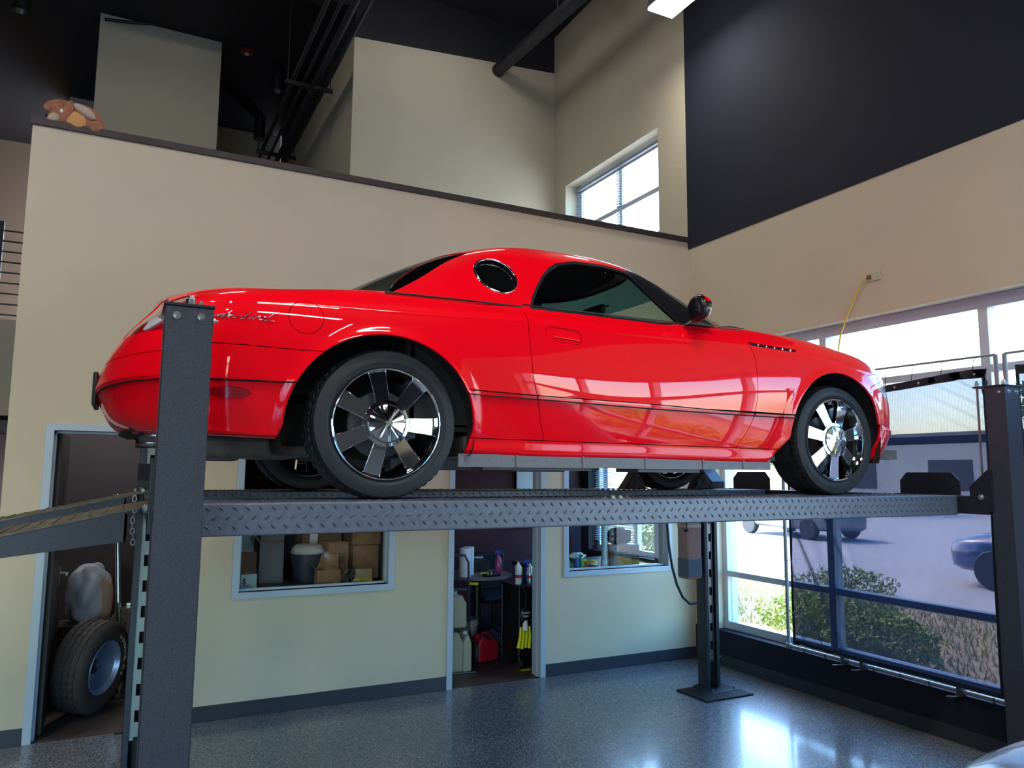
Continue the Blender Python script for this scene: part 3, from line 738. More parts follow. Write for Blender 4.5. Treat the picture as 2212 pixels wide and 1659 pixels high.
# ---- wheels
IRON = mat('brake_iron', C(84, 84, 88), .45, .7)
def make_wheel(cx_, y, ang0, flip=False):
    R0 = .322; seg = 168
    prof = [(.236, -.215), (.252, -.230), (.288, -.236), (.308, -.230), (.3175, -.215)]
    tread = [(.3205, -.205), (.3215, -.178), (.3145, -.176), (.3145, -.166), (.322, -.164), (.322, -.124), (.3145, -.122), (.3145, -.113), (.322, -.111), (.322, -.071), (.3145, -.069), (.3145, -.060), (.3215, -.058), (.3205, -.030)]
    out_ = [(.3175, -.020), (.309, -.008), (.288, -.001), (.2665, .001), (.266, -.0005), (.262, -.0005), (.2615, .0), (.252, -.006), (.243, -.012), (.238, -.020)]
    pr = prof+tread+out_; vs = []; fs = []; k = len(pr); sh = {4, 5, 6, len(prof)+len(tread)-2, len(prof)+len(tread)-1, len(prof)+len(tread)}
    for i in range(seg):
        a = 2*PI*i/seg
        for q, (r, h) in enumerate(pr):
            if q in sh and i % 3 == 0: r -= .006
            if q in (9, 10, 13, 14) and i % 4 == 0: r -= .005
            vs.append((r*math.cos(a), r*math.sin(a), h))
    for i in range(seg):
        j = (i+1) % seg
        for q in range(k-1): fs.append((i*k+q, j*k+q, j*k+q+1, i*k+q+1))
    rim = MB(); rim.lathe([(.2395, -.018), (.2408, -.006), (.2390, .000), (.2350, .0015), (.2295, -.003), (.2272, -.010), (.2260, -.022), (.2220, -.030), (.2180, -.060), (.2080, -.11), (.2080, -.19), (.232, -.212), (.236, -.212)], 96, cap=False)
    wo = rim.obj('wheel', CHROME, car, smooth=30)
    M4 = Matrix.Translation((cx_, y, R0)) @ Matrix.Rotation(PI/2, 4, 'X')     # local z -> -y (outwards, near side)
    if flip: M4 = Matrix.Translation((cx_, -y, R0)) @ Matrix.Rotation(PI, 4, 'Z') @ Matrix.Rotation(PI/2, 4, 'X')
    wo.matrix_local = M4
    MB().add(vs, fs).obj('tire', RUBBER, wo, smooth=35)
    for s in range(7):
        a = ang0+s*2*PI/7; d = Vector((math.sin(a), math.cos(a), 0)); t = Vector((math.cos(a), -math.sin(a), 0))
        sp = MB(); rows = [(.045, .043, -.010), (.075, .034, -.012), (.090, .0315, -.0135), (.12, .0325, -.017), (.17, .0355, -.023), (.2245, .040, -.029)]
        vs2 = []; n = len(rows)
        for r, hw, h in rows:
            for sgn in (-1, 1): vs2.append(d*r+t*hw*sgn+Vector((0, 0, h)))
            for sgn in (-1, 1): vs2.append(d*r+t*(hw-.006)*sgn+Vector((0, 0, h-.034)))
        f2 = []
        for i in range(n-1):
            a_, b_ = i*4, i*4+4; f2 += [(a_, a_+1, b_+1, b_), (a_+1, a_+3, b_+3, b_+1), (a_+3, a_+2, b_+2, b_+3), (a_+2, a_, b_, b_+2)]
        f2 += [(0, 2, 3, 1), (4*n-4, 4*n-3, 4*n-1, 4*n-2)]
        sp.add(vs2, f2).obj('spoke', CHROME, wo, bevel=.0025, seg=2, smooth=40)
    hubm = MB().lathe([(.100, -.016), (.099, -.0115), (.0845, -.0085), (.0835, -.006), (.081, -.006)], 96, cap=False); hubm.lathe([(.099, -.05), (.100, -.016)], 64, cap=False)
    hubm.obj('hub_ring', CHROME, wo, smooth=30)
    cap = MB(); N_ = 96; vs3 = [(0, 0, .012)]; 
    for rr, hh, am_ in ((.03, .0075, .0002), (.058, .0015, .0006), (.0795, -.0045, .0009)):
        for i in range(N_):
            a = 2*PI*i/N_; vs3.append((rr*math.cos(a), rr*math.sin(a), hh+am_*(math.cos(12*a))))
    f3 = [(0, 1+i, 1+(i+1) % N_) for i in range(N_)]
    for r_ in (0, 1):
        b = 1+r_*N_; f3 += [(b+i, b+N_+i, b+N_+(i+1) % N_, b+(i+1) % N_) for i in range(N_)]
    cap.add(vs3, f3); cap.lathe([(.0835, -.009), (.0835, -.003), (.0795, -.003), (.0785, -.008)], 64, cap=False); cap.obj('center_cap', CHROME, wo, smooth=30)
    e = MB(); aa = math.radians(27); d = Vector((math.sin(aa), math.cos(aa), 0)); t = Vector((math.cos(aa), -math.sin(aa), 0)); z_ = Vector((0, 0, 1))
    pts = [-d*.074, t*.005, d*.074, -t*.005]; e.add([p+z_*.002 for p in pts]+[p*.85+z_*.019 for p in pts], [(0, 1, 5, 4), (1, 2, 6, 5), (2, 3, 7, 6), (3, 0, 4, 7), (4, 5, 6, 7)])
    e.cbox((0, 0, .018), (.030, .007, .006), Matrix.Rotation(-aa, 4, 'Z')); e.obj('emblem', ZINC, wo, bevel=.001)
    MB().lathe([(0, -.10), (.145, -.10), (.145, -.125), (0, -.125)], 48).obj('brake_disc', IRON, wo, smooth=30)
    cl = MB(); cl.prism([(.085, -.05), (.155, -.06), (.160, .06), (.085, .05)], -.14, -.075, 'z'); cl.obj('brake_caliper', IRON, wo, bevel=.008)
    # raised lettering band on the sidewall
    tl_ = MB()
    for s0 in (0, PI):
        for k in range(26):
            a = s0+.5+k*.042
            if k % 9 == 8: continue
            M_ = Matrix.Rotation(a, 4, 'Z') @ Matrix.Translation((.286, 0, .0008)); tl_.cbox((0, 0, 0), (.012, .006 if k % 3 else .0035, .0016), M_)
    o = tl_.obj('sidewall_marking', RUBBER, wo); o['kind'] = 'stuff'
    return wo
make_wheel(0.0, -.868, math.radians(-11)); make_wheel(2.724, -.868, math.radians(-26))
make_wheel(0.0, -.868, 0.4, True); make_wheel(2.724, -.868, 1.0, True)
# ------------------------------------------------------------------ pixel-free helper: point on a plane seen from the tripod position
def at(px, py, axis, val):
    d = fwd*FPX+rgt*(px-1106)-upv*(py-829.5); o = Vector((0, 0, CAMH)); t = (val-o[axis])/d[axis]; return o+d*t
# ------------------------------------------------------------------ four-post lift
POWDER = mat('black_powder_coat', C(46, 49, 60), .42, bump=(420, .35, .0015), noise=(420, C(84, 88, 102), .5, .72))
POWDER2 = mat('black_powder_smooth', C(34, 36, 46), .38)
LADDER = mat('galvanised_ladder', C(150, 164, 164), .45, .3)
WORN = mat('worn_ramp_steel', C(104, 98, 86), .42, .5, noise=(30, C(78, 72, 62), .4, .65))
DZ = 1.733
lift = thing('car_lift', 'black four-post car lift with diamond-plate runways holding up the red coupe', 'car lift', (2.43, 4.06, 0))
LO = Matrix.Translation((-2.43, -4.06, 0))
class LB(MB):
    def obj(s, name, M, parent=None, **k):
        if parent is None or parent is lift:
            s.v = [(x-2.43, y-4.06, z) for x, y, z in s.v]; parent = lift
        else: s.v = [(x-2.43, y-4.06, z) for x, y, z in s.v]
        return MB.obj(s, name, M, parent, **k)
HT = 2.385
def column(x0, near, right):
    x1 = x0+.148; mir = (lambda y: y) if near else (lambda y: 8.12-y)
    def bx(mb, a, b, y0, y1, z0, z1): mb.box(a, b, min(mir(y0), mir(y1)), max(mir(y0), mir(y1)), z0, z1)
    c = LB(); bx(c, x0, x1, 2.67, 2.676, .012, HT); bx(c, x0, x0+.006, 2.67, 2.79, .012, HT); bx(c, x1-.006, x1, 2.67, 2.79, .012, HT)
    bx(c, x0, x0+.035, 2.784, 2.79, .012, HT); bx(c, x1-.035, x1, 2.784, 2.79, .012, HT)
    co = c.obj('column', POWDER, lift, bevel=.003)
    p = LB(); bx(p, x0-.004, x1+.004, 2.664, 2.86, HT, HT+.010); p.obj('top_plate', POWDER2, co, bevel=.002)
    p = LB(); px0, px1 = (x0-.05, x1+.08) if right else (x0-.08, x1+.05)
    bx(p, px0, px1, 2.66, 2.92, 0.0, .012)
    p.obj('base_plate', POWDER2, co, bevel=.002)
    for dx in (.02, px1-px0-.02):
        for y in (2.69, 2.89):
            b = LB(); b.cyl((px0+dx, mir(y), .012), (px0+dx, mir(y), .03), .010, n=6); b.obj('anchor_bolt', ZINC, co)
    s = 1 if near else -1
    for dx in (.036, .110):
        b = LB(); y = mir(2.67); b.cyl((x0+dx, y, HT-.032), (x0+dx, y-.002*s, HT-.032), .0125, n=20); b.cyl((x0+dx, y-.002*s, HT-.032), (x0+dx, y-.010*s, HT-.032), .0085, n=6); b.cyl((x0+dx, y-.01*s, HT-.032), (x0+dx, y-.014*s, HT-.032), .0045, n=12)
        b.obj('bolt', ZINC, co)
    for sx, xx in ((-1, x0), (1, x1)):
        b = LB(); y = mir(2.70); z = HT-.036; b.cyl((xx, y, z), (xx+.010*sx, y, z), .010, n=6); b.cyl((xx+.010*sx, y, z), (xx+.018*sx, y, z), .005, n=10)
        b.obj('bolt', ZINC, co)
    b = LB(); y = mir(2.72); b.cyl((x0+.080, y, HT+.01), (x0+.080, y, HT+.036), .017, n=6); b.cyl((x0+.080, y, HT+.036), (x0+.080, y, HT+.046), .010, n=12); b.obj('nut', ZINC, co, bevel=.002)
    b = LB(); b.cyl((x0+.112, y, HT+.01), (x0+.112, y, HT+.032), .008, n=6); b.obj('nut', ZINC, co)
    # locking ladder inside the open side
    l = LB(); yl = 2.77
    bx(l, x0+.022, x0+.058, yl, yl+.006, .22, HT-.02)
    z = .24
    while z < HT-.1:
        bx(l, x0+.058, x0+.082, yl, yl+.006, z, z+.085); z += .155
    bx(l, x0+.086, x0+.089, yl-.01, yl+.01, .22, HT-.02)
    l.obj('lock_ladder', LADDER if not right else ZINC, co)
    b = LB(); z = .27 if not right else .25; y = mir(2.76); b.cyl((x0-.045, y, z), (x1+.03, y, z), .007, n=8); b.obj('lock_pin', BLKPL, co)
    return co
cols = [column(.09, True, False), column(4.622, True, True), column(.09, False, False), column(4.622, False, True)]
tr = LB(); tr.cyl((4.64, 2.845, 1.80), (4.64, 2.845, HT+.045), .007, n=10); tr.cyl((4.64, 2.845, HT+.01), (4.64, 2.845, HT+.032), .014, n=6); tr.obj('hanger_rod', ZINC, lift)
for xa, hx in ((.104, .08), (4.61, 4.612)):
    b = LB(); b.box(xa, xa+.12, 2.80, 5.32, 1.622, 1.731); b.obj('crossbeam', POWDER2, lift, bevel=.004)
    for near in (True, False):
        pl_ = [(2.775, 1.64), (2.775, 1.89), (2.80, 1.89), (2.914, 1.787), (2.914, 1.64)]
        if not near: pl_ = [(8.12-y, z) for y, z in pl_]
        h = LB(); h.prism(pl_, hx, hx+.145, 'x'); ho = h.obj('beam_housing', POWDER2, lift, bevel=.003)
        y = 2.84 if near else 5.28
        b = LB(); b.cyl((hx, y, 1.724), (hx-.012, y, 1.724), .0165, n=24); b.cyl((hx-.012, y, 1.724), (hx-.016, y, 1.724), .010, n=24); b.obj('pivot_pin', ZINC, ho, bevel=.002, smooth=40)
def lugs(mb, org, U, V, nu, nv, pu, pv, N, skip=0):
    U, V, N = Vector(U), Vector(V), Vector(N)
    for j in range(nv):
        s = 1 if j % 2 == 0 else -1
        for i in range(nu):
            c = Vector(org)+U*(pu*(i+.5*(j % 2)))+V*(pv*j); a = (U+V*s).normalized()*.0135; t = (U-V*s).normalized()*.0048
            mb.add([c-a, c-a*.4+t, c+a*.4+t, c+a, c+a*.4-t, c-a*.4-t, c-a*.35+N*.0035, c+a*.35+N*.0035],
                   [(0, 1, 6), (1, 2, 7, 6), (2, 3, 7), (3, 4, 7), (4, 5, 6, 7), (5, 0, 6)])
PLATE = mat('diamond_plate_black', C(104, 110, 126), .38, .15, noise=(40, C(90, 96, 112), .35, .7), bump=(300, .08, .001))
LUG = mat('diamond_plate_lug', C(74, 80, 96), .4, .2)
RX0, RX1 = .112, 4.57
for y0, y1 in ((2.965, 3.43), (4.54, 5.005)):
    r = LB(); r.box(RX0, RX1, y0, y1, 1.613, DZ); ro = r.obj('runway', PLATE, lift, bevel=.007, seg=3)
    n = int((RX1-RX0)/.046)-1
    mb = LB()
    lugs(mb, (RX0+.03, y0-.0003, DZ-.020), (1, 0, 0), (0, 0, -1), n, 3, .046, .034, (0, -1, 0))
    lugs(mb, (RX0+.03, y0+.022, DZ+.0003), (1, 0, 0), (0, 1, 0), n, 13, .046, .034, (0, 0, 1))
    o = mb.obj('tread_lugs', LUG, ro, fix=False); o['kind'] = 'stuff'
    s = LB(); ya, yb = y0+.035, y1-.02; s.prism([(ya, DZ), (ya, 1.82), (ya+.05, 1.873), (yb-.05, 1.873), (yb, 1.82), (yb, DZ)], 4.655, 4.663, 'x'); s.box(4.60, 4.66, ya, yb, 1.731, 1.737)
    s.obj('wheel_stop', POWDER2, lift)
    e = LB(); e.box(RX1, 4.612, y0+.004, y1-.004, 1.622, 1.728); e.obj('runway_bracket', POWDER2, lift, bevel=.003)
    ra = LB(); y0_, y1_ = y0, y1
    ra.prism([(.022, 1.708), (-.95, 1.502), (-.95, 1.494), (.022, 1.606)], y0_, y0_+.006, 'y'); ra.prism([(.022, 1.708), (-.95, 1.502), (-.95, 1.494), (.022, 1.606)], y1_-.006, y1_, 'y')
    ra.prism([(.022, 1.70), (.022, 1.606), (.014, 1.606), (.014, 1.70)], y0_, y1_, 'y')
    rao = ra.obj('ramp', POWDER, lift)
    rt = LB(); rt.prism([(.105, 1.733), (.105, 1.727), (.022, 1.709), (-.95, 1.503), (-.95, 1.510), (.022, 1.716)], y0_-.003, y1_+.003, 'y')
    for k in range(19):
        x = .005-k*.052; z = 1.7135+(x-.022)*.2119; rt.box(x-.004, x+.004, y0_, y1_, z, z+.006)
    rt.obj('ramp_tread', WORN, rao)
    hg = LB(); hg.cyl((.100, y0_, 1.742), (.100, y1_, 1.742), .009, n=10); hg.obj('hinge_rod', ZINC, rao)
# safety chain dangling at the ramp hinge
for k in range(9):
    z = 1.70-k*.028; l = LB(); M_ = Matrix.Translation((.062+.004*math.sin(k), 4.50, z)) @ Matrix.Rotation(PI/2*(k % 2), 4, 'Z')
    l.tube([M_ @ Vector((.009*math.cos(a), 0, .017*math.sin(a))) for a in np.linspace(0, 2*PI, 13)], .0028, 5, cap=False); l.obj('chain_link', ZINC, lift)
# hydraulic reservoir, hose
TX0, TX1, TY0, TY1 = 4.44, 4.60, 5.34, 5.48
for nm, z0, z1, col in (('reservoir', .935, 1.12, C(88, 98, 116)), ('reservoir_fluid', 1.12, 1.375, C(176, 132, 128)), ('reservoir_top', 1.375, 1.43, C(196, 180, 160))):
    pass
t = LB(); t.box(TX0, TX1, TY0, TY1, .935, 1.43); to = t.obj('reservoir', mat('fluid_tank', C(186, 142, 132), .3, trans=.25), lift, bevel=.018, seg=3)
t = LB(); t.box(TX0-.002, TX1+.002, TY0-.002, TY1+.002, .95, 1.12); t.obj('sediment_band', mat('tank_lower', C(96, 106, 124), .35), to, bevel=.012)
t = LB(); t.box(TX0-.002, TX1+.002, TY0-.002, TY1+.002, 1.375, 1.415); t.obj('clear_band', mat('tank_upper', C(205, 190, 168), .35), to, bevel=.012)
t = LB(); t.cyl((4.54, 5.41, 1.43), (4.54, 5.41, 1.47), .03, n=16); t.cyl((4.54, 5.41, 1.47), (4.54, 5.41, 1.62), .045, n=20); t.obj('pump_body', BLKPL, to)
t = LB(); t.box(4.58, 4.625, 5.37, 5.45, 1.0, 1.65); t.obj('tank_bracket', POWDER2, to)
t = LB(); t.tube([(4.50, 5.36, 1.60), (4.44, 5.33, 1.55), (4.425, 5.33, 1.40), (4.42, 5.33, 1.37)], .004, 6); t.cyl((4.405, 5.33, 1.36), (4.435, 5.33, 1.36), .013, n=12); t.obj('dipstick', BLKPL, to)
pts = [at(*q, 1, 5.30) for q in [(1440, 1085), (1441, 1130), (1445, 1180), (1452, 1225), (1462, 1262), (1475, 1290), (1490, 1304), (1502, 1303), (1512, 1296)]]
h = LB(); h.tube([tuple(p_) for p_ in pts], .0115, 10); h.obj('hydraulic_hose', mat('hose_rubber', C(46, 60, 66), .4), lift, smooth=60)

# ribbed mat lying beside the far-right foot
mtt = MB(); mtt.box(4.35, 4.575, 5.03, 5.41, 0, .010)
for k in range(9): mtt.box(4.36+k*.024, 4.372+k*.024, 5.03, 5.41, .01, .014)
mtt = mtt.obj('rubber_mat', mat('mat_rubber', C(36, 38, 46), .5)); tag(mtt, 'black ribbed rubber mat on the floor at the foot of the far-right lift column', 'mat')
m2 = MB(); m2.box(4.575, 4.86, 5.03, 5.19, 0, .010)
for k in range(12): m2.box(4.58+k*.024, 4.592+k*.024, 5.03, 5.19, .01, .014)
m2.obj('mat_flap', MATS['mat_rubber'], mtt)
# wheel chocks on the far runway
def chock(x, label):
    c = MB(); c.prism([(-.105, 0), (.10, 0), (.045, .10), (.0, .135), (-.055, .06)], -.05, .05, 'y')
    o = c.obj('wheel_chock', mat('chock_rubber', C(58, 54, 58), .6), None, bevel=.008); o.location = (x, 4.70, DZ+.003); tag(o, label, 'wheel chock', 'wheel chocks at the far front tyre')
    MB().cyl((0, -.052, .055), (0, -.056, .055), .018, n=20).obj('boss', BLKPL, o)
    for a, b in ((-.04, .02), (.04, .02), (.03, .08)): MB().cyl((a, -.051, b), (a, -.055, b), .006, n=10).obj('boss', BLKPL, o)
    return o
chock(3.395, 'dark triangular wheel chock left of the far front tyre'); c2 = chock(4.05, 'dark triangular wheel chock right of the far front tyre'); c2.scale.x = -1
# ------------------------------------------------------------------ lamps
LAMPM = mat('lamp_lens', (1, 1, 1), .3, emit=(1, .99, .95), estr=40)
def high_bay(x, y, z, label, e=300):
    t = thing('ceiling_lamp', label, 'lamp', (x, y, z))
    MB().prism([(-.17, 0), (-.12, .14), (.12, .14), (.17, 0)], -.20, .20, 'y').obj('housing', BLKPL, t, bevel=.01)
    MB().cbox((0, 0, -.012), (.31, .37, .024)).obj('lens', LAMPM, t, bevel=.01)
    MB().cyl((0, 0, .14), (0, 0, CZ-z), .012, n=8).obj('stem', BLKPL, t)
    a = area('lamp_light', (x, y, z-.04), .30, e, (1, .94, .84), (0, 0, 0), .36); return t
high_bay(4.60, 5.62, 6.52, 'bright hanging lamp at the top of the picture by the charcoal wall', 10)
TUBE = mat('tube_lamp', (1, 1, 1), .3, emit=(1, .97, .92), estr=24)
def strip_lamp(x, y, z, label, e=260, rz=0):
    t = thing('strip_lamp', label, 'lamp', (x, y, z), rz, 'twin-tube ceiling lamps outside the frame')
    MB().cbox((0, 0, .05), (1.25, .34, .06)).obj('housing', WHITE, t, bevel=.01)
    for dy in (-.09, .09): MB().cyl((-.6, dy, -.005), (.6, dy, -.005), .019, n=12).obj('tube', TUBE, t, smooth=40)
    MB().cyl((0, 0, .08), (0, 0, (CZ if z > 3 else 2.8)-z), .01, n=8).obj('stem', BLKPL, t)
    area('lamp_light', (x, y, z-.03), 1.2, e, (1, .95, .86), (0, 0, rz), .3); return t
for i, (x, y) in enumerate([(1.8, .6), (1.8, -3.2)]):
    strip_lamp(x, y, 6.4, ['twin-tube strip lamp over the floor in front of the red coupe', 'twin-tube strip lamp nearer the front wall'][i], 85)
for i, (x, y) in enumerate([(-5.0, 2.5), (-5.0, -2.5), (-2.4, 3.0), (-2.2, -1.5)]):
    high_bay(x, y, 6.6, ['hanging lamp over the far left floor', 'hanging lamp at the front left corner', 'hanging lamp left of the lift', 'hanging lamp behind the camera, left'][i], 60)
strip_lamp(-.05, 7.9, 2.70, 'added unseen tube lamp brightening the left storage room', 3.0)  # lamp added out of view to brighten the dark doorway interior
for x, y, sd_ in ((3.3, 7.35, 'right'), (.1, 8.3, 'left')): strip_lamp(x, y, 7.85, 'added unseen strip lamp brightening the %s end of the mezzanine behind the half wall' % sd_, 1.5)  # unseen lamps added to lift the upper beige walls

# ------------------------------------------------------------------ overhead pieces
def can(x, y, label, L=.42):
    t = thing('cylinder_light', label, 'ceiling light', (x, y, CZ), 0, 'surface-mounted cylinder lights')
    MB().lathe([(.095, 0), (.095, -L), (.088, -L), (.088, -L+.05)], 28, cap=False).obj('housing', mat('can_black', C(26, 26, 32), .5), t, smooth=40)
    MB().lathe([(0, -L+.10), (.05, -L+.07), (.086, -L+.012)], 28, cap=False).obj('reflector', mat('reflector', C(150, 160, 175), .15, .8), t, smooth=60)
can(1.82, 11.9, 'black cylinder light on the dark ceiling left of the pipes, middle one'); can(1.84, 13.85, 'lower and farther black cylinder light near the half-wall edge')
can(-1.56, 11.3, 'black cylinder light at the top-left corner of the picture')
fa = thing('fire_alarm', 'small red round alarm on the dark ceiling between pale block and pipes', 'alarm', (1.31, 11.65, CZ))
REDP = mat('alarm_red', C(130, 26, 34), .4)
MB().lathe([(.10, 0), (.10, -.03), (.07, -.05), (0, -.055)], 24).obj('base', REDP, fa, smooth=40); MB().lathe([(.035, -.05), (.03, -.075), (0, -.08)], 16).obj('strobe', WHITE, fa, smooth=40)
pb = thing('pipe_run', 'bundle of dark pipes running under the ceiling beside the pale block', 'pipes', (1.93, 9, 7.0))
PIPE = mat('dark_pipe', C(38, 38, 46), .45)
for k, (x, r) in enumerate(((-.23, .028), (-.09, .022), (.05, .04), (.19, .028))):
    MB().cyl((x, -6.5, 0), (x, 5.55, 0), r, n=12).obj('pipe', PIPE, pb, smooth=40)
for y in (.82, 3.3, -2.2): MB().cbox((-.02, y, -.05), (.62, .05, .05)).obj('clamp_bar', PIPE, pb); 
for y in (.82, 3.3, -2.2):
    for x in (-.30, .26): MB().cyl((x, y, -.03), (x, y, CZ-7.0), .008, n=6).obj('hanger', PIPE, pb)
e1 = Vector((4.38, 9.16, 7.486)); e0 = at(1245, 0, 2, 7.486); dr_ = (e0-e1).normalized()
dp = thing('round_duct', 'dark round duct rising overhead from the upper beige wall', 'duct', tuple(e1))
MB().cyl(-dr_*.0, dr_*7, .085, n=28).obj('tube', PIPE, dp, smooth=40)
MB().cyl(dr_*.0, dr_*.05, .092, n=28).obj('collar', PIPE, dp, smooth=40)
for s_ in (1.5, 4.5):
    q = dr_*s_; MB().cyl(q, q+Vector((0, 0, CZ-7.486)), .01, n=6).obj('hanger', PIPE, dp)
cb_ = MB().tube([at(226, 42, 1, 11.58), at(290, 49, 1, 11.56), at(355, 53, 1, 11.56), at(400, 65, 1, 11.56), at(440, 76, 1, 11.58), at(484, 83, 1, 11.58)], .022, 8).obj('cable', PIPE, None, smooth=60)
tag(cb_, 'black cable sagging across the top of the pale block', 'cable')
jb = MB()
for y in (2.2, 4.6, 7.0, 9.4): jb.box(XL, WX, y-.09, y+.09, CZ-.32, CZ)
struct(jb.obj('ceiling', CEIL))


# plush toy slumped on the half wall
FUR = mat('plush_fur', C(176, 120, 92), .95, noise=(26, C(150, 98, 76), .35, .65), bump=(90, .6, .006))
FURL = mat('plush_belly', C(214, 158, 100), .95, bump=(90, .5, .006)); FURP = mat('plush_pale', C(190, 170, 152), .95, bump=(90, .5, .006))
ty = thing('plush_toy', 'brown plush animal lying slumped on the half-wall ledge at upper left', 'soft toy', (-.46, 6.36, 4.395))
def blob(name, c, r, M, parent, rot=None, n=24):
    mb = MB(); R = (rot or Matrix.Identity(4)); 
    vs = []
    def f(u, v):
        a = 2*PI*u; b = PI*v; return Matrix.Translation(c) @ R @ Vector((r[0]*math.sin(b)*math.cos(a), r[1]*math.sin(b)*math.sin(a), r[2]*math.cos(b)))
    return mb.grid(f, n, 14, wrapu=True).obj(name, M, parent, smooth=180)
Ry = lambda d: Matrix.Rotation(math.radians(d), 4, 'Y')
blob('body', (.03, 0, .055), (.155, .10, .135), FUR, ty, Ry(24)); blob('belly', (.0, -.075, .035), (.075, .035, .07), FURL, ty, Ry(20))
blob('head', (-.10, -.02, .055), (.095, .085, .085), FUR, ty, Ry(-20)); blob('muzzle', (-.145, -.06, .025), (.055, .05, .04), FURP, ty, Ry(-30))
blob('ear', (-.145, -.04, .135), (.085, .022, .045), FUR, ty, Ry(-25)); blob('ear', (-.06, -.09, .10), (.035, .02, .075), FUR, ty, Ry(12))
blob('arm', (.045, -.10, .105), (.085, .035, .035), FURP, ty, Ry(30)); blob('leg', (.12, -.06, .01), (.06, .05, .06), FUR, ty)
blob('nose', (-.19, -.08, .03), (.014, .012, .012), BLKPL, ty); blob('eye', (-.10, -.105, .075), (.012, .008, .016), WHITE, ty)

# ------------------------------------------------------------------ outlet and yellow cord on the right wall
oc = thing('wall_outlet', 'ivory double outlet plate high on the right wall above the windows', 'outlet', (WX, 4.03, 3.455))
IV = mat('ivory_plate', C(196, 196, 164), .5)
MB().box(-.008, 0, -.065, .065, -.045, .045).obj('plate', IV, oc, bevel=.003)
for y in (-.030, .030): MB().box(-.012, -.008, y-.017, y+.017, -.028, .028).obj('socket', IV, oc, bevel=.003)
yc = MB(); pA = Vector((WX-.03, 4.075, 3.45)); pB = Vector((WX-.05, 4.33, 3.02))
yc.tube([pA, pA+Vector((-.02, .02, -.02)), pA.lerp(pB, .35)+Vector((-.03, .0, .0)), pA.lerp(pB, .7)+Vector((-.02, 0, .0)), pB, pB+Vector((.0, .03, -.12)), pB+Vector((.02, .06, -.34))], .007, 8)
yo = yc.obj('extension_cord', mat('yellow_cord', C(214, 186, 60), .5), None, smooth=60); tag(yo, 'yellow extension cord hanging from the wall outlet over the window band', 'cord')
MB().cbox((WX-.022, 4.06, 3.447), (.03, .03, .032)).obj('plug', mat('plug_brown', C(120, 96, 70), .5), yo, bevel=.006)

# ------------------------------------------------------------------ mesh privacy screens on pipe frames leaning on the ledge
def screenmat():
    M = bpy.data.materials.new('screen_mesh'); M.use_nodes = True; n = M.node_tree; n.nodes.clear()
    o = n.nodes.new('ShaderNodeOutputMaterial'); t = n.nodes.new('ShaderNodeBsdfTransparent'); t.inputs[0].default_value = (.86, .80, .92, 1)
    d = n.nodes.new('ShaderNodeBsdfDiffuse'); d.inputs[0].default_value = (*C(22, 25, 36), 1)
    tl_ = n.nodes.new('ShaderNodeBsdfTranslucent'); tl_.inputs[0].default_value = (*C(24, 28, 42), 1)
    ad = n.nodes.new('ShaderNodeMixShader'); ad.inputs[0].default_value = .5
    lw = n.nodes.new('ShaderNodeLayerWeight'); lw.inputs['Blend'].default_value = .35
    r = n.nodes.new('ShaderNodeMapRange'); r.inputs[1].default_value = 0.05; r.inputs[2].default_value = .95; r.inputs[3].default_value = .915; r.inputs[4].default_value = 1.0
    tc = n.nodes.new('ShaderNodeTexCoord'); wv = n.nodes.new('ShaderNodeTexWave'); wv.bands_direction = 'Y'; wv.inputs['Scale'].default_value = 14; wv.inputs['Distortion'].default_value = .4
    ma = n.nodes.new('ShaderNodeMath'); ma.operation = 'MULTIPLY_ADD'; ma.inputs[1].default_value = .008
    mx = n.nodes.new('ShaderNodeMixShader')
    n.links.new(tc.outputs['Object'], wv.inputs['Vector']); n.links.new(lw.outputs['Facing'], r.inputs[0]); n.links.new(wv.outputs['Fac'], ma.inputs[0]); n.links.new(r.outputs[0], ma.inputs[2])
    n.links.new(d.outputs[0], ad.inputs[1]); n.links.new(tl_.outputs[0], ad.inputs[2])
    n.links.new(ma.outputs[0], mx.inputs[0]); n.links.new(t.outputs[0], mx.inputs[1]); n.links.new(ad.outputs[0], mx.inputs[2]); n.links.new(mx.outputs[0], o.inputs[0]); return M
SCRM = screenmat(); PVC = mat('pvc_pipe', C(140, 142, 146), .4); HEM = mat('screen_hem', C(22, 30, 44), .7)
